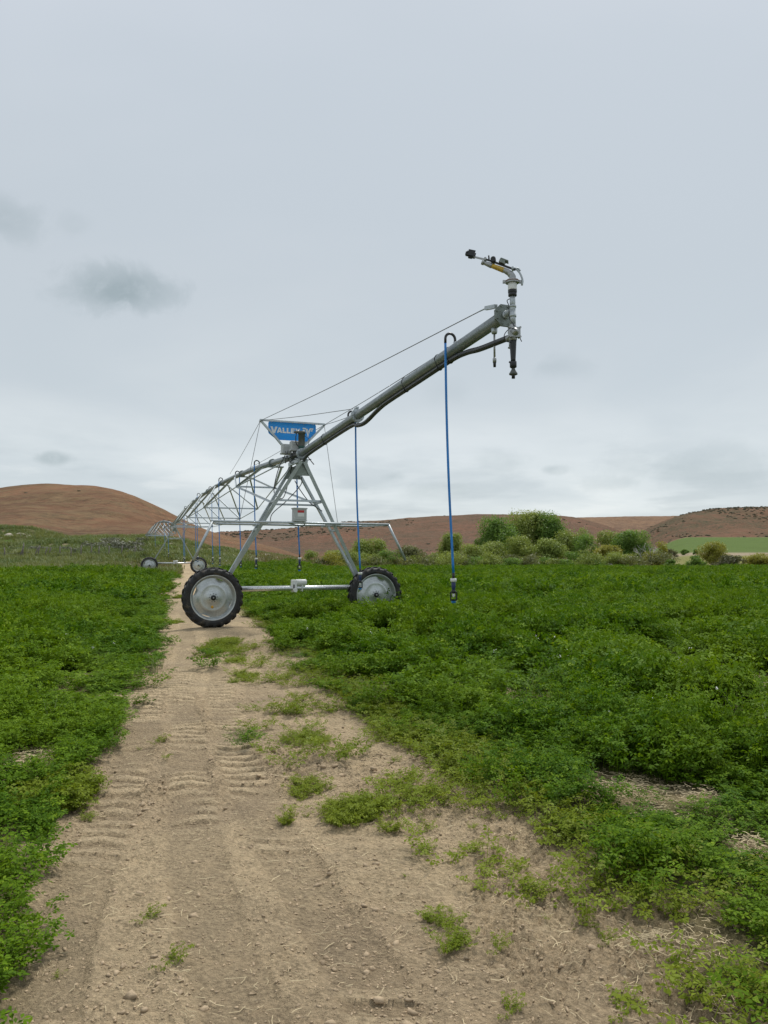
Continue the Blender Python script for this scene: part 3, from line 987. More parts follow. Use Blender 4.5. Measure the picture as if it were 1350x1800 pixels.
def build_blades():
    kinds = kind_collection('wild_grass', [grass_tuft(16, .07, .40, .0028, 360 + i) for i in range(4)], M['wild_grass'])
    P = []
    for (px, py, n, sp) in ((125, 1292, 5, .25), (1000, 1222, 9, .5), (1120, 1150, 8, .6), (1290, 1130, 9, .7), (1100, 1250, 6, .4), (940, 1200, 6, .5), (800, 1180, 5, .4), (1290, 1290, 6, .3), (1130, 1290, 3, .2), (240, 1180, 4, .4), (60, 1150, 6, .6), (600, 1180, 4, .4)):
        x_, y_ = ground_at(px, py)
        for i in range(n): P.append((x_ + rng.normal(0, sp), y_ + rng.normal(0, sp)))
    P = np.array(P); z = ground_h(P[:, 0], P[:, 1]); n = len(P)
    s = rng.uniform(.45, 1.0, n)
    o = scatter('wild_grass', np.column_stack([P, z]), np.stack([0 * s, 0 * s, rng.uniform(0, 6.28, n)], 1), np.stack([s * 1.2, s * 1.2, s], 1), rng.integers(0, 4, n), kinds, M['wild_grass'])
    tag(o, 'thin pale grass blades poking out of the alfalfa in loose tufts', 'grass', kind='stuff')
    P = []
    for (px, py, n, sp) in ((975, 1185, 14, .35), (1075, 1200, 22, .6), (1010, 1150, 10, .5), (880, 1160, 8, .5), (640, 1140, 8, .6), (1130, 1310, 6, .4), (70, 1160, 8, .8), (1200, 1120, 12, 1.2)):
        x_, y_ = ground_at(px, py)
        for i in range(n): P.append((x_ + rng.normal(0, sp), y_ + rng.normal(0, sp)))
    P = np.array(P); n = len(P)
    C = np.column_stack([P, ground_h(P[:, 0], P[:, 1]) + rng.uniform(.25, .42, n)])
    C = np.repeat(C, 5, 0) + rng.normal(0, .012, (n * 5, 3))
    V, F = leaf_quads(C, unit(rng.normal(size=(n * 5, 3)) * .5 + np.array([0, -.3, 1])), .016, .014)
    o = np_obj('wildflowers', V, F, M['petal'])
    tag(o, 'tiny white flowers scattered among the alfalfa', 'flowers', kind='stuff')


build_blades()

# ------------------------------------------------------------------ green clumps growing on the bare track
CL = [alfalfa_clump(9, 10, .10, .11, .017, .0012, 1.1, 400 + i) for i in range(5)]


def weed_clump(px, py, w, h, label, group=None, height=1.0, name='weed_clump', dens=1.0):
    x0, Y0 = ground_at(px, py)
    rx = w / 2 / 1350 * Y0; ry = max(.5 * (h - .5 * .12 * height * 1350 / Y0) / 1350 * Y0 * Y0 / CAM_H, .05) * .8
    n = int(max(1, dens * rx * ry * 3.14 / .0052))
    n = min(n, 420)
    LV, LF, lv = [], [], []
    b = 0
    for i in range(n):
        a = random.uniform(0, 6.28); r = math.sqrt(random.random())
        dx, dy = math.cos(a) * r * rx, math.sin(a) * r * ry
        if float(fbm(np.array([(x0 + dx) * 9]), np.array([(Y0 + dy) * 7]), 2, 411)[0]) < (.36 if dens < 2 else .31) + .15 * r: continue
        V, F, l = CL[random.randrange(len(CL))]
        s = random.uniform(.35, 1.05) * height * (1.1 - .55 * r)
        c, sn = math.cos(a * 3), math.sin(a * 3)
        q = V * np.array([s, s, s])
        q = np.stack([q[:, 0] * c - q[:, 1] * sn + dx, q[:, 0] * sn + q[:, 1] * c + dy, q[:, 2] + gz(x0 + dx, Y0 + dy) - gz(x0, Y0)], 1)
        LV.append(q); LF.append(F + b); lv.append(l); b += len(V)
    if not LV:
        V, F, l = CL[0]; LV, LF, lv = [V * height], [F], [l]
    o = np_obj(name, np.concatenate(LV), np.concatenate(LF), M['weed'], False, None, {'lv': ('FLOAT', np.concatenate(lv))}, (x0, Y0, gz(x0, Y0)))
    tag(o, label, 'plant', group)
    return o


G1 = 'green clumps growing on the bare dirt track'
for (px, py, w, h, lb, ht) in (
    (780, 1636, 92, 135, 'long straggly green clump alone in the middle of the barest soil', .95),
    (538, 1300, 80, 62, 'round yellowish green clump at the track edge, upper one of the two middle clumps', 1.05),
    (545, 1378, 72, 62, 'leafy green clump between the round upper clump and the wide ragged patch', 1.1),
    (530, 1432, 60, 56, 'ragged green clump at the inner tip of the wide patch beside the tyre ruts', 1.05),
    (625, 1428, 120, 85, 'wide ragged green patch spreading across the track edge', 1.1),
    (690, 1452, 58, 40, 'slanting green clump just beyond the end of the wide ragged patch', .95),
    (722, 1412, 36, 40, 'small upright green clump above the slanting one', .95),
    (388, 1136, 50, 52, 'bushy green clump on the track in front of the near wheel', 1.5),
    (412, 1160, 44, 22, 'flat green clump just below the bushy one by the near wheel', 1.1),
    (428, 1188, 40, 34, 'sparse green clump below the flat one on the track', 1.1),
    (288, 1336, 34, 24, 'lone compact green tuft between the tyre ruts', 1.1),
    (100, 1398, 112, 96, 'big rounded green clump bulging from the field onto the bare soil', 2.0),
    (885, 1490, 66, 52, 'spreading green clump in straw at the alfalfa side of the track', 1.0),
    (830, 1488, 46, 34, 'low green clump beside the spreading one in the straw', .9),
    (612, 1322, 46, 28, 'thin low green clump beside the round yellowish one', .9),
    (255, 1615, 44, 26, 'flat dusty weed alone in the nearest rut', .6),
    (925, 1582, 60, 24, 'small dark green weed on the pale soil under the straw edge', .9),
    (985, 1618, 74, 28, 'creeping yellowish weed strip running toward the field edge', .7),
    (1085, 1768, 44, 32, 'small green weed at the bottom edge near the straw', .8),
    (306, 1096, 30, 12, 'small green tuft against the tyre on the track', 1.5),
    (150, 1428, 40, 30, 'small green sprout at the foot of the big rounded clump', 1.0),
    (320, 1052, 18, 10, 'tiny tuft on the track behind the near wheel', 1.6),
):
    weed_clump(px, py, w, h, lb, G1, ht, dens=3.0 if w > 85 else 1.2)
G2 = 'small sprigs dotted over the bare track'
for (px, py, w, h) in ((640, 1264, 22, 14), (560, 1256, 18, 14), (484, 1258, 14, 12), (740, 1492, 30, 24), (720, 1535, 14, 12), (762, 1432, 24, 18), (800, 1408, 40, 22), (295, 1692, 14, 16), (95, 1706, 16, 24), (870, 1664, 16, 22), (1122, 1756, 20, 14), (660, 1300, 26, 14), (655, 1375, 20, 14), (690, 1340, 26, 12), (300, 1190, 18, 10), (275, 1305, 18, 12), (250, 1310, 12, 10), (590, 1345, 20, 14), (845, 1530, 18, 20), (965, 1560, 22, 14), (1035, 1612, 20, 14), (500, 1188, 26, 10), (470, 1165, 26, 8), (298, 1130, 16, 8), (520, 1220, 20, 8), (1060, 1645, 18, 12), (690, 1305, 18, 10), (780, 1385, 26, 12), (750, 1345, 24, 10), (890, 1770, 26, 18), (575, 1228, 20, 8), (820, 1455, 20, 12), (860, 1440, 30, 16), (905, 1520, 24, 14)):
    weed_clump(px, py, w, h, 'small green sprig growing from the bare dirt track', G2, random.uniform(.55, .8), 'weed_sprig', .8)

# ------------------------------------------------------------------ the irrigation machine
A1 = R(22.0)
T1 = Vector((-2.15, 19.05, 0))
PIPE_Z = 4.22


def make_wheel(parent, x, y, r=.72):
    """wheel with axle along local y, dish facing -y"""
    w = empty('wheel', (x, y, r), 0, parent)
    tw = .15
    prof = [(.500, -tw * .62), (.515, -tw * .78), (.56, -tw * .98), (.60, -tw * 1.02), (.64, -tw * .98), (.668, -tw * .82), (.680, -tw * .5), (.684, 0), (.680, tw * .5), (.668, tw * .82), (.64, tw * .98), (.60, tw * 1.02), (.56, tw * .98), (.515, tw * .78), (.500, tw * .62)]
    ty = MB().lathe(prof, (0, 0, 0), (0, 1, 0), 72)
    nl = 23
    for side in (-1, 1):
        for k in range(nl):
            a0 = 2 * math.pi * (k + (.5 if side > 0 else 0)) / nl
            st = [(0.012, .718, 0.0), (.07, .720, .055), (.118, .712, .10), (.150, .672, .125), (.155, .635, .135)]
            rows = []
            for (yy, rr, da) in st:
                wd = .030 if yy < .1 else .034
                for s in (-1, 1):
                    aa = a0 + da + s * wd / .7
                    for rad in (rr - .055, rr - (.0 if s < 0 else .004)):
                        rows.append(Vector((math.cos(aa) * rad, side * yy, math.sin(aa) * rad)))
            b = len(ty.v); ty.v += rows
            for i in range(len(st) - 1):
                p, q = b + i * 4, b + i * 4 + 4
                for (m, n_) in ((0, 1), (1, 3), (3, 2)):
                    ty.f.append((p + m, p + n_, q + n_, q + m)); ty.s.append(False)
            for p in (b, b + (len(st) - 1) * 4):
                ty.f.append((p, p + 1, p + 3, p + 2)); ty.s.append(False)
    tyre = ty.build('tyre', M['rubber'], w)
    # raised ring on the sidewall
    rg = MB().lathe([(.575, -tw * 1.03), (.580, -tw * 1.06), (.590, -tw * 1.06), (.595, -tw * 1.03)], (0, 0, 0), (0, 1, 0), 72)
    rg.build('sidewall_ring', M['rubber'], w)
    rim = MB()
    rim.lathe([(.535, -.112), (.540, -.124), (.533, -.131), (.520, -.131), (.508, -.122), (.498, -.10), (.492, -.06), (.470, -.045), (.463, .05), (.49, .06), (.50, .10), (.53, .12)], (0, 0, 0), (0, 1, 0), 72)

    def mod(i, a, r):
        if i == 0:
            d = abs((a - R(20) + math.pi / 4) % (math.pi / 2) - math.pi / 4)
            return r - .036 * max(0, min(1, (R(13) - d) / R(4)))
        return r
    rim.lathe([(.475, -.028), (.44, -.036), (.36, -.050), (.345, -.062), (.30, -.080), (.285, -.078), (.20, -.082), (.13, -.098), (.115, -.108), (.05, -.108)], (0, 0, 0), (0, 1, 0), 72, True, mod)
    rim.build('rim', M['rim'], w)
    hub = MB().lathe([(.060, -.10), (.064, -.135), (.05, -.150), (.02, -.152), (.001, -.152)], (0, 0, 0), (0, 1, 0), 24)
    for k in range(9):
        a = 2 * math.pi * k / 9 + .2
        hb = MB().lathe([(.0105, -.105), (.0105, -.122), (.001, -.124)], (math.cos(a) * .095, 0, math.sin(a) * .095), (0, 1, 0), 6, False)
        hb.build('wheel_bolt', M['black'], w)
    hub.build('hub', M['black'], w)
    MB().lathe([(.05, .08), (.05, .22), (.001, .22)], (0, 0, 0), (0, 1, 0), 16).build('axle', M['black'], w)
    sp = MB().lathe([(.012, -.153), (.012, -.160), (.001, -.160)], (0, 0, 0), (0, 1, 0), 10)
    sp.build('axle_end', M['white'], w)
    st = MB().lathe([(.034, -.080), (.034, -.087), (.001, -.087)], (-.02, 0, -.215), (0, 1, 0), 16)
    st.build('reflector', M['orange'], w)
    return w


def leg_pt(sx, sy, z):
    t = (z - .95) / (3.72 - .95)
    return Vector((sx * (1.80 + (.20 - 1.80) * t), .28 * (1 - t) + sy * (.12 + (.44 - .12) * t), z))


def make_tower(name, label, loc, rz, full=True):
    root = empty(name, loc, rz)
    tag(root, label, 'irrigation tower', 'wheeled towers of the irrigation line')
    make_wheel(root, -2.06, 0); make_wheel(root, 2.06, 0)
    bm = MB()
    bm.tube([(-2.0, .30, .905), (2.0, .30, .905)], .062, 20)
    bm.box((-.02, .30, .905), (.05, .19, .19)); bm.box((.2, .30, .905), (.03, .16, .16))
    beam = bm.build('base_beam', M['galv_bright'], root)
    mt = MB()
    mt.lathe([(.001, 0), (.06, .0), (.075, .02), (.075, .25), (.066, .275), (.001, .28)], (.04, .28, 1.05), (1, 0, 0), 24)
    mt.box((.0, .28, 1.0), (.13, .15, .23), None, .02)
    mt.tube([(.0, .20, .86), (.0, .12, .86)], .05, 16)
    mt.build('drive_motor', M['white'], beam)
    for sx in (-1, 1):
        gb = MB().box((sx * 2.03, .24, .76), (.17, .2, .36), None, .03)
        gb.tube([(sx * 2.03, .12, .72), (sx * 2.03, .30, .72)], .075, 16)
        gb.build('gearbox', M['plate'], root)
        for sy in (-1, 1):
            lg = MB().angle(leg_pt(sx, sy, .93), leg_pt(sx, sy, 4.0), .085, .010, (0, -sy, 0), 1)
            for z in (1.9, 2.5, 3.1):
                p = leg_pt(sx, sy, z); lg.tube([p + Vector((0, -.05, 0)), p + Vector((0, .05, 0))], .014, 6)
            lg.build('leg', M['galv'], root)
        for z in (1.5, 2.35, 3.05):
            MB().angle(leg_pt(sx, -1, z), leg_pt(sx, 1, z), .05, .006).build('leg_tie', M['galv'], root)
    for sy in (-1, 1):
        pl = MB().prism([(-.24, 3.66), (.24, 3.66), (.115, 3.98), (-.115, 3.98)], (0, sy * .445 + .003, 0), (1, 0, 0), (0, 0, 1), .008)
        pl.build('gusset_plate', M['plate'], root)
    tp = MB()
    for sx in (-1, 1):
        tp.bar((sx * .10, -.44, 4.03), (sx * .10, .44, 4.03), .06, .09)
    tp.box((0, -.25, 4.09), (.30, .10, .03)); tp.box((0, .25, 4.09), (.30, .10, .03))
    tp.build('top_saddle', M['galv'], root)
    for sy, zb in ((-1, 3.05), (1, 3.0)):
        MB().angle(leg_pt(-1, sy, zb), leg_pt(1, sy, zb), .05, .006).build('cross_brace', M['galv'], root)
    # hose booms: two rails with end arms hanging down
    for (yy, hx, zz) in ((-.62, 2.2, 2.50), (.56, 1.92, 2.50)):
        rl = MB().tube([(-hx, yy, zz), (hx, yy, zz)], .028, 10)
        rl.build('boom_rail', M['galv'], root)
    for sx in (-1, 1):
        ar = MB().bar((sx * 2.2, -.62, 2.50), (sx * 1.92, .56, 2.50), .05, .05)
        ar.tube([(sx * 2.19, -.62, 2.49), (sx * 2.62, -.70, 1.60)], .032, 10)
        ar.build('boom_arm', M['galv'], root)
    for sx in (-1, 1):
        MB().bar(leg_pt(sx, -1, 2.49) + Vector((0, -.45, 0)), leg_pt(sx, 1, 2.49) + Vector((0, .45, 0)), .05, .05).build('boom_bracket', M['galv'], root)
    # control box on the boom
    cb = MB().box((-.12, -.60, 2.70), (.32, .20, .27), None, .022)
    cb.box((-.12, -.60, 2.845), (.35, .235, .03), None, .012); cb.box((-.12, -.60, 2.55), (.33, .21, .03), None, .01)
    cbo = cb.build('control_box', M['box'], root)
    for sx in (-.1, .1):
        MB().bar((-.12 + sx, -.6, 2.50), (-.12 + sx, -.6, 2.56), .035, .035).build('box_stand', M['galv'], cbo)
    lb = MB().box((-.11, -.703, 2.77), (.16, .004, .055)); lb.build('warning_label', M['red'], cbo)
    l2 = MB().box((-.11, -.703, 2.69), (.16, .004, .085)); l2.build('notice_label', M['white'], cbo)
    return root


def letters_sign(parent):
    """sign board on the support frame, with its lettering and emblem"""
    yy = .545
    W, H, zc = .63, .235, 4.90
    pts = []
    def arc(cx, cz, r, a0, a1, n=5):
        for i in range(n + 1):
            a = R(a0 + (a1 - a0) * i / n); pts.append((cx + r * math.cos(a), cz + r * math.sin(a)))
    arc(W - .06, H - .06, .06, 0, 90); arc(-W + .06, H - .06, .06, 90, 180)
    arc(-W + .085, -.03, .085, 180, 225); arc(-W + .24, -H + .05, .05, 225, 270)
    arc(W - .24, -H + .05, .05, 270, 315); arc(W - .085, -.03, .085, 315, 360)
    sb = MB().prism(pts, (0, yy, zc), (1, 0, 0), (0, 0, 1), -.004)
    board = sb.build('sign_board', M['sign_blue'], parent)
    for (bx, bz) in ((-.55, .205), (-.3, .212), (.0, .215), (.3, .212), (.55, .205), (-.2, -.215), (.2, -.215)):
        bl = MB().lathe([(.010, 0), (.010, .008), (.001, .010)], (bx, yy - .001, zc + bz), (0, -1, 0), 8)
        bl.build('bolt', M['galv'], board)
    # lettering: heavy condensed capitals, first one larger
    def stroke(poly, x0, z0, s, mb):
        mb.prism([(x0 + a * s, z0 + b * s) for (a, b) in poly], (0, yy - .0065, zc), (1, 0, 0), (0, 0, 1), -.0045)
    lt = MB()
    V = [[(0, 1), (.33, 1), (.52, .36), (.71, 1), (1.04, 1), (.68, 0), (.36, 0)]]
    A = [[(0, 0), (.30, 0), (.50, .72), (.70, 0), (1.0, 0), (.66, 1), (.34, 1)], [(.34, .18), (.66, .18), (.60, .40), (.40, .40)]]
    L = [[(0, 0), (.72, 0), (.72, .26), (.30, .26), (.30, 1), (0, 1)]]
    E = [[(0, 0), (.30, 0), (.30, 1), (0, 1)], [(.30, 0), (.74, 0), (.74, .24), (.30, .24)], [(.30, .38), (.68, .38), (.68, .62), (.30, .62)], [(.30, .76), (.74, .76), (.74, 1), (.30, 1)]]
    Yl = [[(0, 1), (.32, 1), (.50, .66), (.68, 1), (1.0, 1), (.65, .42), (.65, 0), (.35, 0), (.35, .42)]]
    x = -.575
    for gl, wd, s in ((V, 1.04, .175), (A, 1.0, .135), (L, .72, .135), (L, .72, .135), (E, .74, .135), (Yl, 1.0, .135)):
        for poly in gl: stroke(poly, x, -.075 if s > .15 else -.052, s, lt)
        x += wd * s + (.012 if s < .15 else -.012)
    lt.build('lettering', M['sign_white'], board)
    em = MB()
    ox, oz, s = .27, -.11, .235
    for poly in ([(0, .96), (.36, .96), (.46, .88), (.66, .18), (.66, 0), (.60, 0), (.34, .82), (0, .82)],
                 [(.02, .74), (.26, .74), (.30, .62), (.10, .62)],
                 [(.70, 0), (.70, .20), (.92, .82), (1.22, .82), (1.22, .96), (.86, .96), (.76, .86), (.70, .62), (.64, .50), (.66, .34)],
                 [(.96, .74), (1.16, .74), (1.12, .62), (.92, .62)],
                 [(.50, .80), (.56, .92), (.74, .40), (.70, .28)]):
        stroke(poly, ox, oz, s, em)
    em.build('emblem', M['sign_white'], board)


t1 = make_tower('irrigation_tower', 'near galvanised tower of the irrigation line carrying the blue sign above its legs', (T1.x, T1.y, 0), A1)

# sign frame and head gear exist only on this tower
fr = MB()
for sx in (-1, 1):
    fr.angle((sx * .84, .50, 5.12), (sx * .06, .50, 4.30), .05, .007, (0, 1, 0))
    fr.angle((sx * .46, .53, 4.72), (sx * .02, .95, 4.42), .04, .006)
    fr.tube([(sx * .84, .44, 5.12), (sx * .84, .58, 5.12)], .022, 8)
fr.angle((-.86, .50, 5.13), (.86, .50, 5.13), .05, .007)
fr.box((0, .50, 4.31), (.2, .12, .03))
fr.build('sign_frame', M['galv'], t1)
letters_sign(t1)
for (cx, cy, cz, w) in ((-.20, .42, 4.42, .22), (-.03, .16, 4.47, .25), (.16, .34, 4.38, .20)):
    b = MB().box((cx, cy, cz), (w, .20, .24), None, .025)
    b.box((cx, cy, cz - .11), (w + .035, .235, .045), None, .012)
    b.box((cx, cy - .1, cz + .03), (w * .55, .02, .012))
    b.build('junction_box', M['box'], t1)
mo = MB().lathe([(.055, 4.30), (.055, 4.36), (.075, 4.37), (.085, 4.42), (.085, 4.44)], (.07, -.08, 0), (0, 0, 1), 20)
mo.build('motor_foot', M['teal'], t1)
mo = MB().lathe([(.080, 4.44), (.082, 4.47), (.082, 4.75), (.10, 4.755), (.105, 4.77), (.105, 4.80), (.09, 4.815), (.001, 4.82)], (.07, -.08, 0), (0, 0, 1), 24)
mo.box((-.06, -.08, 4.785), (.12, .10, .05), None, .012)
mo.build('booster_motor', M['motor'], t1)
mo = MB().tube([(.13, -.10, 4.40), (.30, -.12, 4.40)], .025, 12)
mo.build('motor_outlet', M['white'], t1)
mo = MB().tube([(.20, -.11, 4.40), (.34, -.12, 4.405)], .040, 12)
mo.tube([(.32, -.12, 4.36), (.32, -.12, 4.45)], .03, 8)
mo.tube(smooth_path([(-.06, -.10, 4.78), (-.09, -.12, 4.65), (-.08, -.12, 4.5), (-.02, -.12, 4.42)]), .012, 6)
mo.tube(smooth_path([(.15, -.1, 4.70), (.24, -.14, 4.62), (.22, -.16, 4.48), (.12, -.14, 4.40)]), .007, 6)
mo.build('motor_fitting', M['black'], t1)
gs = random.Random(5)
for k in range(9):
    x0 = gs.uniform(-.25, .25); y0 = gs.uniform(-.1, .45)
    x1 = gs.uniform(-.3, .3); y1 = gs.uniform(-.45, .5)
    sag = gs.uniform(.08, .28)
    p = smooth_path([(x0, y0, 4.34), ((x0 + x1) / 2 + gs.uniform(-.12, .12), (y0 + y1) / 2, 4.28 - sag), (x1, y1, gs.uniform(3.95, 4.2))])
    MB().tube(p, gs.uniform(.008, .014), 6).build('power_cable', M['black'], t1)
for p in ([(-.20, .42, 4.30), (-.35, .6, 3.9), (-.40, .8, 3.35), (-.18, .75, 3.2), (-.08, .5, 3.7), (-.05, .3, 4.1)],
          [(.05, -.2, 3.66), (.04, -.1, 3.45), (-.3, .0, 3.05), (-.62, .05, 2.75), (-.72, -.1, 2.5)],
          [(-.02, .2, 3.6), (.1, .1, 3.35), (.35, .1, 3.05), (.7, .2, 2.85)],
          [(.06, -.5, 2.5), (0, -.45, 2.42), (-.1, -.3, 2.46), (-.3, -.25, 2.5)]):
    MB().tube(smooth_path(p), .011, 6).build('power_cable', M['black'], t1)
for (y, r) in ((-.34, .13), (-.31, .13), (.34, .125), (.37, .125)):
    MB().lathe([(.08, y - .012), (r, y - .012), (r, y + .012), (.08, y + .012)], (0, 0, PIPE_Z), (0, 1, 0), 20, False).build('joint_flange', M['galv'], t1)
for k in range(8):
    a = k * math.pi / 4 + .2
    MB().tube([(math.cos(a) * .11, -.37, PIPE_Z + math.sin(a) * .11), (math.cos(a) * .11, -.27, PIPE_Z + math.sin(a) * .11)], .010, 6).build('joint_bolt', M['galv'], t1)
MB().tube([(0, -.05, 4.14), (0, -.05, 3.93)], .05, 12).build('drain_fitting', M['galv'], t1)
MB().tube([(.10, -.3, 4.12), (.10, -.3, 3.98)], .03, 8).build('drain_fitting', M['galv'], t1)
MB().tube([(0, -.02, PIPE_Z), (.03, -.06, 4.32)], .035, 10).build('motor_stub', M['galv'], t1)
bt = MB().lathe([(.10, -.30), (.105, -.2), (.096, -.1), (.105, 0), (.096, .1), (.105, .2), (.10, .30)], (0, 0, PIPE_Z), (0, 1, 0), 20)
bt.build('rubber_boot', M['hose_black'], t1)


def copy_tree(o, parent=None, skip=()):
    c = o.copy(); COL.objects.link(c); c.parent = parent
    for ch in list(o.children):
        if ch.name.split('.')[0] not in skip: copy_tree(ch, c, skip)
    return c


ONLY_FIRST = ('sign_frame', 'sign_board', 'junction_box', 'motor_foot', 'booster_motor', 'motor_outlet', 'motor_fitting', 'power_cable', 'boom_rail', 'boom_arm', 'boom_bracket', 'control_box', 'wheel_bolt', 'reflector', 'axle_end', 'sidewall_ring', 'joint_flange', 'joint_bolt', 'drain_fitting', 'motor_stub', 'rubber_boot')
T2 = Vector((-18.15, 66.6, .42)); T3 = Vector((-35.4, 116.0, 0))
T2.z = gz(T2.x, T2.y); T3.z = gz(T3.x, T3.y)
T3.z = min(T3.z, 1.6)
t2 = copy_tree(t1, None, ONLY_FIRST); t2.location = T2; t2.rotation_euler.z = R(19)
tag(t2, 'second galvanised irrigation tower on two wheels where the dirt track ends')
t3 = copy_tree(t1, None, ONLY_FIRST); t3.location = T3; t3.rotation_euler.z = R(19)
tag(t3, 'distant third irrigation tower standing by the green bank')
gz_t1 = gz(-4.05, 18.25)


def make_span(name, label, A, B, arch, nodes=7, detail=True):
    """bowed water pipe with V-struts, spreaders and truss rods between two towers"""
    A = Vector(A); B = Vector(B)
    root = empty(name, A)
    tag(root, label, 'pipe span', 'trussed pipe spans')
    D = B - A
    dh = Vector((D.x, D.y, 0)).normalized(); side = Vector((dh.y, -dh.x, 0))
    pipe_at = lambda t: D * t + Vector((0, 0, arch * 4 * t * (1 - t)))
    n = 40
    pp = MB().tube([pipe_at(.004 + .992 * i / n) for i in range(n + 1)], .084, 16)
    pipe = pp.build('pipe', M['pipe'], root)
    for k in range(nodes + 1):
        fl = MB()
        t = (k + .5) / (nodes + 1)
        c = pipe_at(t); ax = (pipe_at(t + .01) - pipe_at(t - .01)).normalized()
        fl.lathe([(.08, -.03), (.125, -.03), (.125, .03), (.08, .03)], c, ax, 14, False)
        fl.bar(c - side * .32 - Vector((0, 0, .11)), c + side * .32 - Vector((0, 0, .11)), .16, .03)
        fl.build('flange', M['plate'], pipe)
    wd = [.62, 1.08, 1.25, 1.32, 1.25, 1.08, .62]; dp = [.62, 1.22, 1.5, 1.58, 1.5, 1.22, .62]
    N = {}
    for k in range(nodes):
        t = (k + 1) / (nodes + 1)
        for s in (-1, 1):
            N[k, s] = pipe_at(t) + side * s * wd[k] - Vector((0, 0, dp[k]))
    for k in range(nodes):
        t = (k + 1) / (nodes + 1)
        sp = MB().angle(N[k, -1], N[k, 1], .055, .007)
        sp.build('spreader', M['galv'], root)
        for s in (-1, 1):
            for h in (-.5, .5):
                top = pipe_at(t + h / (nodes + 1)) + side * s * .26 - Vector((0, 0, .10))
                MB().angle(N[k, s], top, .058, .007, side * s).build('strut', M['galv'], root)
    for s in (-1, 1):
        chain = [pipe_at(.012) + side * s * .12 - Vector((0, 0, .1))] + [N[k, s] for k in range(nodes)] + [pipe_at(.988) + side * s * .12 - Vector((0, 0, .1))]
        for a, b in zip(chain[:-1], chain[1:]):
            MB().tube([a, b], .018, 6).build('truss_rod', M['galv'], root)
    # short ties from the outer nodes to the tower legs
    for (k, base, sg) in ((0, 0, 1), (nodes - 1, 1, -1)):
        o = D * base - Vector((0, 0, 1.15)) + dh * sg * .25
        for s in (-1, 1):
            MB().angle(N[k, s], o + side * s * .55, .05, .006).build('tie', M['galv'], root)
    return root, pipe_at, side


P1 = T1 + Vector((-math.sin(A1), math.cos(A1), 0)) * .30 + Vector((0, 0, PIPE_Z))
P2 = T2 + Vector((0, 0, PIPE_Z)); P3 = T3 + Vector((0, 0, PIPE_Z))
d12 = Vector((P2.x - P1.x, P2.y - P1.y, 0)).normalized()
s1, pipe1, side1 = make_span('pipe_span', 'bowed trussed water pipe running from the near tower back to the second tower', P1, P2 - d12 * .3, .78)
d23 = Vector((P3.x - P2.x, P3.y - P2.y, 0)).normalized()
s2, pipe2, side2 = make_span('pipe_span', 'distant bowed trussed pipe beyond the second tower', P2 + d23 * .3, P3 - d23 * .3, .85)

# overhang pipe with its hose, cables and end gun
outw = Vector((math.sin(A1), -math.cos(A1), 0)); tang = Vector((math.cos(A1), math.sin(A1), 0))
OB = T1 + outw * .32 + Vector((0, 0, PIPE_Z))
tipY = 9.95
s_tip = 9.0
for _ in range(60):       # length at which the pipe end lies on the surveyed bearing
    q = OB + outw * s_tip
    s_tip += (887 - (675 + 1350 * q.x / (q.y * CP + 3.1 * SP))) / 400
q = OB + outw * s_tip
tip = at(887, 555, q.y)
tip = Vector((q.x, q.y, tip.z))
tipY = q.y
print('overhang', s_tip, tuple(tip))
ov = empty('overhang_pipe', OB)
tag(ov, 'long grey pipe reaching out past the near tower with an end gun at its tip', 'irrigation pipe')
od = tip - OB; odn = od.normalized()
oup = tang.cross(odn); oup = oup if oup.z > 0 else -oup
osd = tang
on = lambda t, a=0, b=0: od * t + osd * a + oup * b
pp = MB().tube([on(i / 12) for i in range(13)], .084, 28)
pipe_o = pp.build('pipe', M['pipe'], ov)
# middle clamp joint
tm = ((at(632, 738, 16.0) - OB).dot(outw)) / od.length
for _ in range(4):
    q = OB + on(tm); pxq = 675 + 1350 * q.x / (q.y * CP + (q.z - CAM_H) * SP)
    tm += (632 - pxq) / 700
cl = MB()
c = on(tm)
for dz in (-.02, .02):
    cl.lathe([(.08, dz - .012), (.135, dz - .012), (.135, dz + .012), (.08, dz + .012)], c, odn, 20, False)
for k in range(8):
    a = k * math.pi / 4
    p = c + osd * math.cos(a) * .115 + oup * math.sin(a) * .115
    cl.tube([p - odn * .05, p + odn * .05], .011, 6)
cl.box(c + oup * .16 - odn * .05, (.05, .16, .03), Matrix((osd, odn, oup)).transposed())
cl.tube([c - oup * .08, c - oup * .23], .03, 10)
cl.build('pipe_clamp', M['galv'], pipe_o)
# end flange
fl = MB()
octo = [(math.cos(R(22.5 + 45 * k)) * .158, math.sin(R(22.5 + 45 * k)) * .158) for k in range(8)]
fl.prism(octo, on(1) - odn * .015, osd, -oup if osd.cross(-oup).dot(odn) > 0 else oup, .012)
fl.prism(octo, on(1) + odn * .003, osd, -oup if osd.cross(-oup).dot(odn) > 0 else oup, .012)
for k in range(8):
    a = R(22.5 + 45 * k)
    p = on(1) + osd * math.cos(a) * .125 + oup * math.sin(a) * .125
    fl.tube([p - odn * .035, p + odn * .032], .0125, 6)
fl.build('end_flange', M['plate'], pipe_o)
# stub outlets and small sprinkler near the tip
TT = lambda s_: on(1 - s_ / od.length)
dn = Vector((0, 0, -1))
dr = MB()
b = TT(.27) - oup * .07
dr.tube([b, b + dn * .05, b + dn * .08], [.042, .042, .034], 14)
dr.build('drop_socket', M['galv'], pipe_o)
dr = MB().tube([b + dn * .07, b + dn * .40], .014, 10)
dr.tube([b + dn * .40, b + dn * .42, b + dn * .47], [.016, .026, .024], 12)
dr.build('drop_tube', M['cast'], pipe_o)
dr = MB().tube([b + dn * .47, b + dn * .485, b + dn * .53], [.022, .020, .018], 10)
dr.build('drop_nozzle', M['black'], pipe_o)
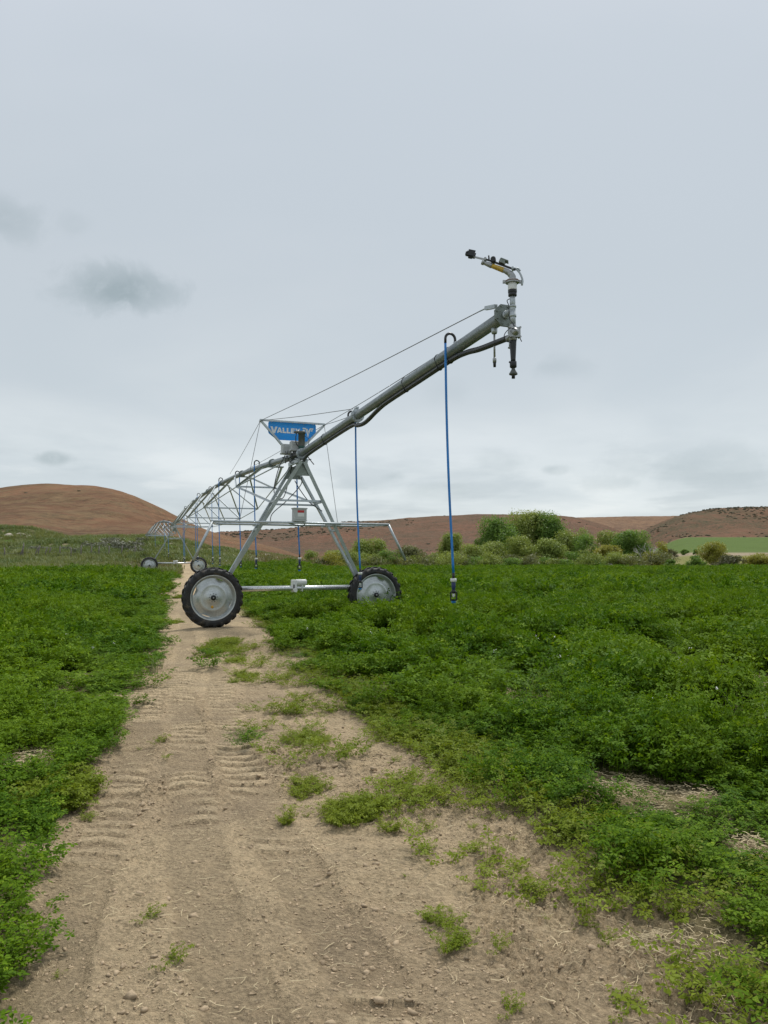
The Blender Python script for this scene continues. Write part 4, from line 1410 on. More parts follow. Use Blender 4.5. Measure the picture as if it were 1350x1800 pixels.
# black supply hose strapped under the pipe
hp = []
r_ = .135
for (t, a, b_) in ((-.005, .10, -.16), (.03, .02, -.15), (.10, 0, -.125), (tm - .05, 0, -.125), (tm, 0, -.20), (tm + .03, 0, -.235), (tm + .06, 0, -.225), (tm + .11, 0, -.16), (tm + .16, 0, -.125), (.5 + tm / 2, 0, -.122), (.84, 0, -.122), (.89, 0, -.16), (.93, 0, -.23)):
    hp.append(on(t, a, b_))
# gun riser axis
elb = at(907, 541, tipY - .16) - OB
elb = on(1) + odn * .20 + osd * .0 + Vector((0, 0, .0))
vx = elb
hp.append(elb + Vector((0, 0, -.30)) - odn * .30); hp.append(elb + Vector((0, 0, -.33)) - odn * .06)
MB().tube(smooth_path(hp, 6), .040, 14).build('supply_hose', M['hose_black'], ov)
for t in (.2, tm + .25, tm + .42, .80):
    ring = []
    for k in range(13):
        a = math.pi * k / 12
        ring.append(on(t) + osd * math.cos(a) * .088 + oup * math.sin(a) * .088)
    for k in range(9):
        a = math.pi + math.pi * k / 8
        ring.append(on(t, 0, -.122) + osd * math.cos(a) * .044 + oup * math.sin(a) * .044)
    ring.append(ring[0])
    MB().tube(ring, .006, 6, False).build('hose_strap', M['black'], ov)

# ---- end gun
gun = empty('end_gun', (0, 0, 0), 0, ov)
U = Vector((0, 0, 1))
Sx = Vector((1, 0, 0)); Sy = Vector((0, 1, 0))
g = MB()
g.tube(smooth_path([on(1) + odn * .01, on(1) + odn * .10, elb + U * .0 - odn * .015, elb + U * .05], 5), .040, 14)
g.tube([elb + U * .0, elb - U * .20], .038, 16)
g.tube([elb + U * .02, elb + U * .20], .036, 16)
g.lathe([(.036, -.09), (.046, -.09), (.046, -.055), (.036, -.055)], elb, U, 16)
g.lathe([(.036, .035), (.047, .035), (.047, .06), (.036, .06)], elb, U, 16)
g.lathe([(.036, 0), (.052, .0), (.052, .03), (.036, .03)], on(1) + odn * .02, odn, 16)
g.build('riser', M['galv'], gun)
g = MB().lathe([(.036, .175), (.055, .185), (.055, .215), (.046, .22), (.058, .23), (.058, .262), (.04, .265)], elb, U, 18)
g.build('black_collar', M['black'], gun)
g = MB().lathe([(.03, .262), (.056, .262), (.058, .27), (.058, .345), (.05, .36), (.03, .36)], elb, U, 20)
g.build('white_adaptor', M['white'], gun)
g = MB().lathe([(.03, .372), (.092, .372), (.092, .380), (.03, .380)], elb, U, 22, False)
g.build('gasket', M['rust'], gun)
top = elb + U * .36
# direction of the barrel: across the field, rising
bd = Vector((-.84, .16, .40)).normalized()
bs = bd.cross(U).normalized(); bu = bs.cross(bd)
g = MB().lathe([(.03, .355), (.088, .355), (.088, .371), (.03, .371)], elb, U, 22, False)
g.lathe([(.03, .381), (.082, .381), (.078, .395), (.05, .40)], elb, U, 22, False)
for s_ in (-1, 1):
    g.box(elb + U * .372 + bs * s_ * .0 + Vector((s_ * .098, 0, 0)), (.05, .035, .035))
g.tube(smooth_path([top + U * .02, top + U * .08, top + U * .105 + bd * .03, top + U * .12 + bd * .08, top + U * .12 + bd * .14], 5), [.045] * 6 + [.042] * 5 + [.038] * 5 + [.034] * 5, 14)
elbow = g.build('swivel_elbow', M['cast'], gun)
b0 = top + U * .12 + bd * .12
g = MB().tube([b0, b0 + bd * .02, b0 + bd * .15, b0 + bd * .165], [.036, .034, .030, .029], 16)
g.build('yellow_barrel', M['yellow'], gun)
g = MB().tube([b0 + bd * .165, b0 + bd * .18, b0 + bd * .27, b0 + bd * .30], [.034, .034, .025, .021], 16)
g.lathe([(.02, 0), (.034, 0), (.034, .03), (.02, .03)], b0 + bd * .275, bd, 14)
g.build('nozzle', M['cast'], gun)
# drive arm above the barrel with counterweight and spoon
ax0 = b0 + bu * .058 - bd * .10
a1 = b0 + bd * .14 + bu * .055; a2 = b0 + bd * .28 + bu * .05 ; a3 = a2 + (bd - bu * .16).normalized() * .19
g = MB().bar(ax0 - bd * .04, a1, .022, .022, bu)
g.bar(a1, a2, .020, .020, bu)
g.build('drive_arm', M['black'], gun)
g = MB().bar(a2 - bd * .04, a3, .016, .020, bu)
g.tube([a2 - bs * .03, a2 + bs * .03], .018, 10)
g.build('spoon_arm', M['cast'], gun)
sx_ = (a3 - a2).normalized(); sz_ = bs.cross(sx_); 
Ms = Matrix((sx_, bs, sz_)).transposed()
g = MB().box(a3 + sx_ * .01 - sz_ * .012, (.05, .05, .03), Ms, .006)
Mt = Ms @ Matrix.Rotation(R(18), 3, 'Y')
g.box(a3 + sx_ * .02 + sz_ * .048, (.085, .10, .014), Mt); g.box(a3 + sx_ * .0 + sz_ * .03 + bs * .045, (.09, .012, .075), Ms)
g.box(a3 + sx_ * .06 + sz_ * .02, (.04, .06, .045), Ms, .006); g.box(a3 + sx_ * .0 + sz_ * .03 - bs * .045, (.09, .012, .075), Ms)
g.build('deflector_spoon', M['black'], gun)
g = MB().tube([a1 + bd * .04 + bu * .02 - bs * .045, a1 + bd * .04 + bu * .02 + bs * .06], .034, 18)
g.tube([a1 + bd * .09 + bu * .00, a1 + bd * .12 + bu * .055], .010, 8)
g.build('counterweight', M['black'], gun)
g = MB().box(a1 - bd * .08 + bu * .035, (.075, .10, .045), Matrix((bd, bs, bu)).transposed())
g.box(a1 - bd * .10 + bu * .063, (.105, .11, .010), Matrix((bd, bs, bu)).transposed())
g.build('deflector_plate', M['plate'], gun)
g = MB().tube(smooth_path([ax0 - bd * .03 + bu * .02, ax0 - bd * .10 - U * .02, ax0 - bd * .135 - U * .10, ax0 - bd * .125 - U * .17], 5), .013, 8)
g.tube(smooth_path([ax0 + bu * .01, ax0 - bd * .06 + bu * .03, ax0 - bd * .10 + bu * .01], 4), .010, 8)
g.tube([ax0 - bs * .05, ax0 + bs * .05], .016, 8)
g.build('return_lever', M['galv'], gun)
# valve under the elbow
vb = elb - U * .30
g = MB().lathe([(.040, -.10), (.052, -.09), (.052, -.05), (.046, -.03), (.066, 0), (.066, .03), (.046, .06), (.042, .11)], vb, U, 18)
vf = (-odn * 0 + Vector((.25, -1, 0))).normalized()
vr = vf.cross(U).normalized()
Mv = Matrix((vr, vf, U)).transposed()
g.box(vb + vf * .035, (.14, .03, .125), Mv); g.box(vb + vf * .064, (.145, .022, .13), Mv)
g.lathe([(.055, .07), (.05, .085), (.034, .10), (.026, .12), (.012, .13), (.001, .131)], vb, vf, 20)
for sx in (-1, 1):
    for sz in (-1, 1):
        p = vb + vr * sx * .068 + U * sz * .06
        g.tube([p + vf * .02, p + vf * .085], .014, 8)
g.tube([vb - U * .03, vb - U * .03 - odn * .14], .042, 14)
g.tube([vb - odn * .06 - U * .06, vb - odn * .06 - U * .16], .022, 10)
g.tube([vb - odn * .06 - U * .16, vb - odn * .06 - U * .175], .034, 8)
g.build('valve', M['cast'], gun)
g = MB().tube([vb - U * .09, vb - U * .12, vb - U * .34, vb - U * .36], [.046, .044, .032, .033], 14)
g.tube([vb - U * .36, vb - U * .37, vb - U * .44, vb - U * .45], [.030, .044, .044, .03], 12)
g.tube([vb - U * .40 + vr * .02, vb - U * .40 + vr * .055 + U * .03], .012, 6)
g.build('drop_pipe', M['black'], gun)
g = MB().lathe([(.02, -.44), (.024, -.47), (.040, -.50), (.054, -.522), (.054, -.535), (.03, -.545)], vb, U, 18)
g.build('sprinkler_plate', M['motor'], gun)
g = MB().lathe([(.022, -.54), (.022, -.585), (.001, -.587)], vb, U, 12)
g.build('sprinkler_plug', M['black'], gun)
g = MB().tube(smooth_path([vb + vf * .12, vb + vf * .14 + vr * .09 + U * .02, vb + vf * .08 + vr * .15 - U * .05, vb + vf * .05 + vr * .12 - U * .12, vb + vr * .03 - U * .12], 6), .0055, 6)
g.tube(smooth_path([elb + U * .15 + vr * .03, elb + U * .12 + vr * .075, elb + U * .06 + vr * .055, elb + vr * .05 - U * .05, elb + vr * .04 - U * .12, vb + vf * .05 + vr * .0 + U * .08, vb - vr * .08 - U * .02, vb - vr * .12 - U * .10], 5), .0055, 6)
g.build('control_tube', M['black'], gun)
# cable anchor at the tip
ca = TT(.10) + oup * .13 - osd * .10
cb_ = TT(.36) + oup * .20 - osd * .10
g = MB().bar(ca + odn * .06, cb_ + odn * .06, .045, .05, oup)
g.tube([cb_ + odn * .06, cb_ - odn * .10 + oup * .02], .010, 8)
g.build('cable_anchor', M['galv'], pipe_o)

# support cables: frame corners are in tower 1 local space
RT1 = Matrix.Rotation(A1, 3, 'Z')
corner = {s_: T1 + RT1 @ Vector((s_ * .84, .50, 5.12)) for s_ in (-1, 1)}
tipL = OB + cb_ - odn * .10 + oup * .02
tipR = OB + on(1) - odn * .1 + oup * .12 + osd * .10
cm = OB + on(tm)
ends = [(corner[-1], tipL), (corner[1], tipR), (corner[-1], cm + oup * .16 - osd * .05 - odn * .12), (corner[1], cm + oup * .1 + osd * .1 - odn * .1)]
pb = P1 + pipe1(.235)
ends += [(corner[-1], pb - side1 * .15 + Vector((0, 0, .13))), (corner[1], pb + side1 * .15 + Vector((0, 0, .13))),
         (corner[-1], T1 + RT1 @ Vector((-1.35, .56, 2.5))), (corner[1], T1 + RT1 @ Vector((1.25, .56, 2.5)))]
for (a, b) in ends:
    L = (b - a).length
    mid = (a + b) / 2 - Vector((0, 0, .0035 * L))
    p = [x_ - OB for x_ in smooth_path([a, mid, b], 5)]
    MB().tube(p, .0068, 6).build('support_cable', M['cable'], ov)

# ------------------------------------------------------------------ drop hoses
def drop_hose(name, label, p, sd, zbot, drift, r=.017, group='blue drop hoses hanging from the pipe', over=.16):
    """p: top of pipe; sd: horizontal direction in which the gooseneck turns over"""
    root = empty(name, p)
    tag(root, label, 'sprinkler hose', group)
    arc = [Vector((0, 0, -.01)), Vector((0, 0, .05))]
    for k in range(9):
        a = math.pi * (1 - k / 8)
        arc.append(sd * (over / 2 + over / 2 * math.cos(a)) + Vector((0, 0, .07 + over / 2 * math.sin(a))))
    arc.append(sd * over + Vector((0, 0, .0)))
    MB().tube(arc, r * 1.1, 10).build('gooseneck', M['hose_black'], root)
    MB().tube([Vector((0, 0, -.02)), Vector((0, 0, .035))], r * 1.5, 10).build('outlet', M['galv'], root)
    L = p.z - zbot
    a0 = sd * over
    pts = [a0 + Vector((0, 0, .01)), a0 + Vector((drift.x * .12, drift.y * .12, -L * .3)), a0 + Vector((drift.x * .42, drift.y * .42, -L * .62)), a0 + Vector((drift.x, drift.y, -L))]
    MB().tube(smooth_path(pts, 8), r, 10).build('hose', M['blue'], root)
    e = pts[-1]
    MB().tube([e + Vector((0, 0, .02)), e - Vector((0, 0, .07))], r * 1.15, 10).build('coupling', M['black'], root)
    MB().lathe([(r, .0), (.042, .0), (.045, -.015), (.045, -.04), (.036, -.05), (r, -.05)], e - Vector((0, 0, .06)), (0, 0, 1), 16).build('collar', M['white'], root)
    MB().lathe([(.024, -.11), (.030, -.125), (.028, -.20), (.021, -.215), (.021, -.23)], e, (0, 0, 1), 14).build('regulator', M['dark_blue'], root)
    g = MB().lathe([(.026, -.225), (.034, -.235), (.034, -.265), (.024, -.275)], e, (0, 0, 1), 12)
    for s_ in (-1, 1): g.bar(e + Vector((s_ * .042, 0, -.25)), e + Vector((s_ * .042, 0, -.36)), .012, .02)
    g.lathe([(.052, -.36), (.050, -.375), (.02, -.38), (.001, -.38)], e, (0, 0, 1), 14)
    g.build('sprinkler', M['black'], root)
    MB().lathe([(.018, -.275), (.020, -.31), (.004, -.33)], e, (0, 0, 1), 10).build('nozzle', M['white'], root)
    MB().lathe([(.03, -.378), (.036, -.39), (.03, -.41), (.001, -.41)], e, (0, 0, 1), 12).build('sprinkler_cap', M['blue'], root)
    return root


def t_for_px(f, px, lo, hi):
    """parameter at which the line f passes the bearing px"""
    for _ in range(50):
        m = (lo + hi) / 2
        q = f(m); qx = 675 + 1350 * q.x / (q.y * CP + (q.z - CAM_H) * SP)
        q0 = f(lo); q0x = 675 + 1350 * q0.x / (q0.y * CP + (q0.z - CAM_H) * SP)
        if (qx - px) * (q0x - px) > 0: lo = m
        else: hi = m
    return (lo + hi) / 2


fo = lambda t: OB + on(t) + oup * .075
for (px, sgn, zb, lab) in ((800, -1, 1.40, 'long blue hose hanging furthest out, passing in front of the overhang pipe'), (612, 1, 1.42, 'blue hose ending beside the wheel that stands in the alfalfa')):
    t = t_for_px(fo, px, 0, 1)
    p = fo(t)
    drop_hose('drop_hose', lab, p, tang * sgn, zb, Vector((.10, .01, 0)), .018)
names = ['blue hose hanging behind the legs of the near tower', 'first blue hose behind the near tower along the trussed pipe', 'second blue hose behind the near tower along the trussed pipe', 'third blue hose behind the near tower along the trussed pipe', 'fourth blue hose along the trussed pipe, about its middle', 'fifth blue hose along the trussed pipe, just past its middle', 'sixth blue hose along the trussed pipe', 'seventh blue hose, next to last before the second tower', 'last blue hose before the second tower']
for i, t in enumerate((.010, .11, .225, .31, .43, .53, .63, .735, .85)):
    p = P1 + pipe1(t) + Vector((0, 0, .07))
    zg = float(ground_base(np.array([p.x]), np.array([p.y]))[0])
    sgn = -1 if i % 2 else 1
    if i == 0: sgn = 1
    drop_hose('drop_hose', names[i], p, side1 * sgn, zg + (1.72 if i < 7 else 1.55), Vector((.09, .01, 0)), .018 if i < 4 else .016)
for i, t in enumerate((.12, .34, .62)):
    p = P2 + d23 * .3 + pipe2(t) + Vector((0, 0, .07))
    drop_hose('drop_hose', 'faint blue hose hanging from the distant pipe beyond the second tower', p, side2 * (1 if i % 2 else -1), p.z - 2.9, Vector((.08, .01, 0)), .018, 'faint blue hoses on the distant pipe')

# ------------------------------------------------------------------ trees and bushes
def tree(name, label, cat, px, Y, top, bottom, wpx, m, leaf=.34, n=2600, lobes=9, group=None, trunk=True, base_gap=.12, bark=None, seed=0, stems=3, sparse=1.0, sink=0.0):
    g_ = np.random.default_rng(seed + 900)
    x = (px - 675) / 1350 * Y
    z0 = gz(x, Y) - sink
    zt = at(px, top, Y).z
    H = max(zt - z0, .8); Wd = wpx / 1350 * Y
    root = empty(name, (x, Y, z0))
    tag(root, label, cat, group)
    # lobes of the crown
    cs, rs = [], []
    lobes = int(lobes * 2.2)
    for k in range(lobes):
        a = g_.uniform(0, 2 * np.pi); r = Wd * .40 * math.sqrt(g_.uniform())
        h = base_gap + (1 - base_gap) * g_.uniform(.10 if base_gap < .1 else .16, .80)
        shrink = 1 - .55 * max(0, h - .5)
        cs.append([math.cos(a) * r * shrink, math.sin(a) * r * shrink, H * h]); rs.append(g_.uniform(.09, .22))
    cs.append([0, 0, H * .80]); rs.append(.20)
    cs = np.array(cs); rs = np.array(rs)
    n = int(n * 3.0)
    k = g_.choice(len(cs), n, p=rs ** 2 / np.sum(rs ** 2))
    d = unit(g_.normal(size=(n, 3)))
    rad = np.clip(g_.normal(.84, .22, n), .15, 1.3) + (g_.uniform(size=n) < .14) * g_.uniform(0, .55, n)
    C = cs[k] + d * (rs[k] * rad)[:, None] * np.array([Wd * 1.05, Wd * 1.05, min(H, Wd * 1.6) * 1.15])
    C[:, 2] = np.where(C[:, 2] > H * g_.uniform(.93, 1.02, n), H * (1 - g_.uniform(.05, .5, n)), C[:, 2])
    C[:, 2] = np.where(C[:, 2] < 0, g_.uniform(0, .25, n) * H, C[:, 2])
    # gaps: thin the crown with a coarse noise
    gap = fbm(C[:, 0] * 1.1 + seed, C[:, 2] * 1.1 + C[:, 1] * .7, 2, 601)
    C = C[gap > .30 + .22 * (1 - sparse)]; kk = k[gap > .30 + .22 * (1 - sparse)]; dd = d[gap > .30 + .22 * (1 - sparse)]
    n = len(C)
    N = unit(dd * .7 + g_.normal(size=(n, 3)) * .6 + np.array([0, 0, .45]))
    V, F = leaf_quads(C, N, leaf * g_.uniform(.5, 1.3, n), leaf * .62 * g_.uniform(.7, 1.2, n))
    tone = g_.uniform(0, .45, len(cs))
    lv = np.repeat(np.clip(tone[kk] + g_.uniform(0, .5, n), 0, 1), 4)
    np_obj('crown', V, F, m, False, root, {'lv': ('FLOAT', lv)})
    if trunk:
        tb = MB()
        for s_ in range(stems):
            a = s_ * 2.4 + seed; r0 = .10 * Wd * (s_ > 0)
            tgt = cs[(s_ * 3) % len(cs)]
            p0 = Vector((math.cos(a) * r0, math.sin(a) * r0, -.15)); p2 = Vector(tgt)
            p1 = Vector((p0.x * .6 + p2.x * .4 + g_.uniform(-.2, .2), p0.y * .6 + p2.y * .4, p2.z * .5))
            r = max(.05, H * .022) * (1 if s_ == 0 else .7)
            path = smooth_path([p0, p1, p2], 4)
            tb.tube(path, [r * (1 - .75 * i / (len(path) - 1)) for i in range(len(path))], 7)
            for q in range(3):
                e = Vector(cs[(s_ * 3 + q + 1) % len(cs)])
                st_ = path[4 + q]
                tb.tube([st_, (st_ + e) / 2 + Vector((0, 0, .08 * H)), e], [r * .45, r * .3, r * .12], 5)
        tb.build('trunk', bark or M['bark'], root)
    return root


def bare_tree(name, label, px, Y, top, wpx, m, seed, r0=.12, depth=4):
    g_ = random.Random(seed)
    x = (px - 675) / 1350 * Y; z0 = gz(x, Y)
    H = at(px, top, Y).z - z0; Wd = wpx / 1350 * Y
    root = empty(name, (x, Y, z0)); tag(root, label, 'tree')
    tr = MB(); br = MB()
    def grow(p, d, L, r, lvl):
        mid = p + d * L * .5 + Vector((g_.uniform(-1, 1), g_.uniform(-1, 1), 0)) * L * .06
        e = p + d * L
        (tr if lvl == 0 else br).tube([p, mid, e], [r, r * .8, r * .6], 6 if lvl < 2 else 4)
        if lvl < depth:
            for k in range(3 if lvl < 2 else 2):
                a = g_.uniform(0, 6.28)
                nd = (d + Vector((math.cos(a), math.sin(a), g_.uniform(-.1, .3))) * g_.uniform(.4, .75)).normalized()
                grow(p + d * L * g_.uniform(.6, 1), nd, L * g_.uniform(.55, .75), r * .52, lvl + 1)
    for s_ in range(3):
        a = s_ * 2.1 + seed
        grow(Vector((math.cos(a) * .2, math.sin(a) * .2, -.1)), Vector((math.cos(a) * Wd / H * .5, math.sin(a) * Wd / H * .3, 1)).normalized(), H * .42, r0, 0)
    t_ = tr.build('trunk', m, root); br.build('branches', m, root)
    return root


GT = 'trees and bushes beyond the far end of the field'
TREES = [
    # name, label, px, Y, top, wpx, material, leaf, n, lobes
    ('cottonwood_tree', 'dark green cottonwood at the outer end of the tall tree group', 880, 152, 905, 72, 'tree_dark', .36, 6400, 11),
    ('cottonwood_tree', 'tallest olive green cottonwood in the middle of the tree group', 930, 158, 896, 84, 'tree_olive', .36, 8200, 13),
    ('cottonwood_tree', 'dark green cottonwood beside the tallest olive one', 967, 156, 898, 64, 'tree_dark', .36, 6200, 11),
    ('willow_bush', 'low dark bush leaning out from under the dark green cottonwood', 846, 150, 943, 34, 'tree_dark', .3, 1500, 6),
    ('willow_bush', 'wide olive willow at the foot of the dark green cottonwood', 868, 138, 950, 66, 'tree_olive', .3, 3600, 9),
    ('willow_bush', 'round olive willow in front of the tallest cottonwood', 918, 136, 940, 64, 'tree_olive', .3, 3600, 9),
    ('willow_bush', 'spreading olive willow with visible stems below the paired cottonwoods', 962, 134, 945, 70, 'tree_olive', .3, 3800, 9),
    ('willow_tree', 'thin olive willow next to the reddish bare tree', 1008, 150, 926, 60, 'tree_olive', .32, 3600, 8),
    ('willow_tree', 'gappy dark green willow just beyond the reddish bare tree', 1030, 146, 938, 56, 'tree_dark', .3, 3000, 8),
    ('willow_tree', 'olive green tree rising behind the yellow green bush', 1066, 160, 931, 64, 'tree_olive', .34, 3800, 9),
    ('willow_tree', 'leafy dark tree beside the white dead tree', 1106, 152, 931, 74, 'tree_dark', .34, 4200, 10),
    ('willow_bush', 'bright yellow green bush in front of the leafy dark tree', 1066, 132, 957, 46, 'tree_yellow', .28, 2600, 8),
    ('willow_bush', 'low yellowish bush under the leafy dark tree', 1102, 128, 974, 60, 'tree_yellow', .26, 2000, 8),
    ('willow_bush', 'grey twiggy bush around the foot of the white dead tree', 1138, 129, 972, 44, 'tree_grey', .26, 1500, 7),
    ('willow_tree', 'small yellow topped tree with dark stems beside the white dead tree', 1162, 134, 950, 30, 'tree_yellow', .26, 800, 6),
    ('willow_tree', 'yellow green willow with upright stems standing alone below the far green field', 1257, 132, 951, 56, 'tree_yellow', .26, 2600, 9),
    ('willow_bush', 'low yellow green bush past the brown twiggy thicket', 1336, 130, 972, 60, 'tree_yellow', .26, 2200, 8),
    ('willow_tree', 'round olive tree standing alone behind the long blue hose', 789, 142, 936, 48, 'tree_olive', .3, 3200, 10),
    ('willow_bush', 'low green bush between the lone round tree and the tree group', 826, 134, 956, 60, 'tree_olive', .28, 2200, 8),
    ('willow_bush', 'large olive willow behind the wheel that stands in the alfalfa', 658, 134, 945, 72, 'tree_olive', .3, 4000, 10),
    ('willow_bush', 'grey green domed willow behind the hanging boom arm', 718, 136, 957, 50, 'tree_grey', .28, 2600, 8),
    ('willow_bush', 'low pale willow between the near tower legs and its wheel', 590, 136, 966, 56, 'tree_olive', .28, 1800, 8),
    ('willow_bush', 'small green bush at the foot of the lone round tree', 765, 130, 971, 36, 'tree_olive', .26, 1200, 6),
    ('willow_bush', 'small bush behind the large olive willow', 630, 146, 952, 40, 'tree_olive', .28, 1500, 7),
    ('dark_bush', 'small dark shrub at the near corner of the far green field', 1174, 205, 964, 34, 'brush_dark', .3, 1000, 6),
    ('dark_bush', 'round dark shrub on the edge of the far green field', 1203, 215, 965, 15, 'tree_dark', .26, 700, 4),
    ('dark_bush', 'smallest dark shrub on the edge of the far green field', 1222, 215, 965, 10, 'tree_dark', .24, 420, 3),
    ('dark_bush', 'brown twiggy thicket below the lone yellow willow', 1278, 125, 975, 62, 'brush_dark', .26, 2000, 8),
    ('dark_bush', 'dark green thicket between the dark low bush and the lone yellow willow', 1222, 130, 976, 36, 'tree_dark', .26, 1100, 6),
    ('dark_bush', 'dark low bush between the white dead tree and the yellow willow', 1177, 124, 983, 30, 'tree_dark', .24, 800, 5),
]
for i, (nm, lb, px, Y, top, w, mk, lf, n, lo) in enumerate(TREES):
    tree(nm, lb, 'tree' if nm.endswith('tree') else 'bush', px, Y, top, 992, w, M[mk], lf, n, lo, GT, True, .0 if nm.endswith('bush') else .14, seed=i * 7 + 1, stems=4 if 'upright stems' in lb else 3, sparse=.6 if 'gappy' in lb or 'thin' in lb or 'yellow topped' in lb else 1.0)
bare_tree('dead_tree', 'bleached white dead tree with forked bare branches', 1138, 128, 944, 30, M['deadwood'], 3, .13, 3)
bare_tree('bare_tree', 'reddish bare tree poking above the willows', 1000, 154, 912, 26, M['redwood'], 8, .10, 4)

# sagebrush and brush along the field end
rb = random.Random(31)
for i in range(44):
    px = 552 + i * 14.2 + rb.uniform(-9, 9)
    mk = rb.choice(['tree_olive', 'tree_olive', 'tree_olive', 'tree_grey', 'tree_grey', 'tree_yellow', 'tree_dark'])
    tint = {'tree_olive': 'olive', 'tree_grey': 'grey green', 'tree_yellow': 'yellowish', 'tree_dark': 'dark green'}[mk]
    tree('understory_bush', 'low %s bush in the thicket below the trees at the field end' % tint, 'bush', px, rb.uniform(123, 131), rb.uniform(964, 983), 992, rb.uniform(36, 70), M[mk], .25, 620, 6, '%s bushes in the thicket at the field end' % tint, False, .0, seed=300 + i)
SG = 'low sagebrush along the far end of the field'
k = 0
rs_ = random.Random(12)
SAGE = [shrub_mesh(420, 1.0, .8, .20, 700 + i, 8) for i in range(5)]
SAGE_ME = [np_mesh('sagebrush', V, F, M['sage'], False, {'lv': ('FLOAT', lv)}) for (V, F, lv) in SAGE]
DRY_ME = [np_mesh('dry_bush', V, F, M['tree_grey'], False, {'lv': ('FLOAT', lv)}) for (V, F, lv) in SAGE[:3]]
PALE_ME = [np_mesh('pale_bush', V, F, M['dry_grass'], False, {'lv': ('FLOAT', lv)}) for (V, F, lv) in SAGE[:3]]


def small_bush(name, me, x, Y, s, sz, label, group):
    o = bpy.data.objects.new(name, me); COL.objects.link(o)
    o.location = (x, Y, gz(x, Y) - .05); o.scale = (s, s, sz); o.rotation_euler.z = rs_.uniform(0, 6.28)
    tag(o, label, 'bush', group)


for i in range(58):
    px = 470 + i * 15.3 + rs_.uniform(-6, 6)
    u = (px - 675) / 1350
    Y = float(field_end(np.array([u]))[0]) + rs_.uniform(1.5, 9)
    kind = rs_.random()
    s = rs_.uniform(.7, 1.35)
    if kind < .5:
        small_bush('sagebrush', rs_.choice(SAGE_ME), u * Y, Y, s, s * rs_.uniform(.7, 1.1), 'low grey sagebrush in the row along the far end of the alfalfa', SG)
    elif kind < .75:
        small_bush('dry_bush', rs_.choice(DRY_ME), u * Y, Y, s, s * rs_.uniform(.7, 1.2), 'low dull brown bush in the row along the far end of the alfalfa', 'low dull bushes along the far end of the field')
    else:
        small_bush('pale_bush', rs_.choice(PALE_ME), u * Y, Y, s * .9, s * rs_.uniform(.7, 1.1), 'low straw coloured bush in the row along the far end of the alfalfa', 'low pale bushes along the far end of the field')
for (px, py, s) in ((160, 966, 1.5), (175, 969, 1.3), (192, 962, 1.7), (210, 968, 1.9), (228, 972, 1.8), (240, 962, 1.6), (118, 972, 1.2), (135, 974, 1.0), (60, 972, 1.3), (75, 970, 1.1), (238, 978, 1.3), (205, 950, 1.4), (183, 948, 1.2), (250, 948, 1.3), (420, 982, 1.0), (440, 984, 1.1), (395, 985, .9)):
    u = (px - 675) / 1350
    Y = 86 + (980 - py) * .7
    small_bush('sagebrush', rs_.choice(SAGE_ME), u * Y, Y, s, s * .85, 'grey sagebrush growing on the grassy bank by the wire fence', 'sagebrush on the bank')
DK_ME = [np_mesh('bank_shrub', V, F, M['tree_dark'], False, {'lv': ('FLOAT', lv)}) for (V, F, lv) in SAGE[:3]]
for (px, Y, s) in ((15, 108, 1.7), (25, 74, 1.2), (8, 72, 1.3), (285, 104, 1.5), (270, 106, 1.4), (300, 100, 1.3), (225, 109, 1.6), (160, 110, 1.3), (60, 110, 1.4), (390, 108, 1.2), (315, 92, 1.0), (480, 106, 1.0)):
    u = (px - 675) / 1350
    small_bush('bank_shrub', rs_.choice(DK_ME), u * Y, Y, s * .8, s * .5, 'dark green shrub growing on the grassy bank', 'dark shrubs on the bank')

# pale rocks on the bank
def rock(px, Y, s, label, flat=.5, dz=0.0):
    u = (px - 675) / 1350
    g_ = np.random.default_rng(int(px * 7 + Y))
    n, m_ = 14, 9
    V = []
    for j in range(m_):
        ph = math.pi * j / (m_ - 1)
        for i in range(n):
            th = 2 * math.pi * i / n
            V.append((math.sin(ph) * math.cos(th), math.sin(ph) * math.sin(th), math.cos(ph)))
    V = np.array(V)
    nz = fbm(V[:, 0] * 1.7 + px, V[:, 1] * 1.7 + V[:, 2] * 2.1, 3, 801)
    V = V * (.55 + .9 * nz)[:, None] * np.array([s, s * .7, s * flat])
    F = [[j * n + i, j * n + (i + 1) % n, (j + 1) * n + (i + 1) % n, (j + 1) * n + i] for j in range(m_ - 1) for i in range(n)]
    o = np_obj('rock', V, np.array(F), M['rock'], False, None, None, (u * Y, Y, gz(u * Y, Y) + dz))
    o.rotation_euler.z = rs_.uniform(-.5, .5)
    tag(o, label, 'rock', 'pale rocks on the bank')


for (px, Y, s, f) in ((2, 112, 1.5, .5), (14, 114, 2.2, .55), (35, 115, 2.0, .5), (52, 115, 1.6, .5), (82, 115, 1.3, .5), (112, 115, 1.2, .5), (135, 115, 1.5, .45), (150, 113, 1.9, .5), (165, 112, 1.2, .5), (182, 101, 1.1, .5), (195, 100, .8, .5), (20, 104, .9, .6), (300, 110, 1.0, .5),
                      (388, 109, 1.6, .4), (403, 108, 1.7, .35), (418, 107, 1.1, .4), (470, 107, 2.3, .6), (484, 104, 1.6, .6), (455, 107, 1.0, .5)):
    rock(px, Y, s * .40, 'pale weathered rock outcrop on the grassy bank', f)
rock(478, 103, 1.0, 'largest pale rock outcrop on the bank behind the near tower legs', .45)
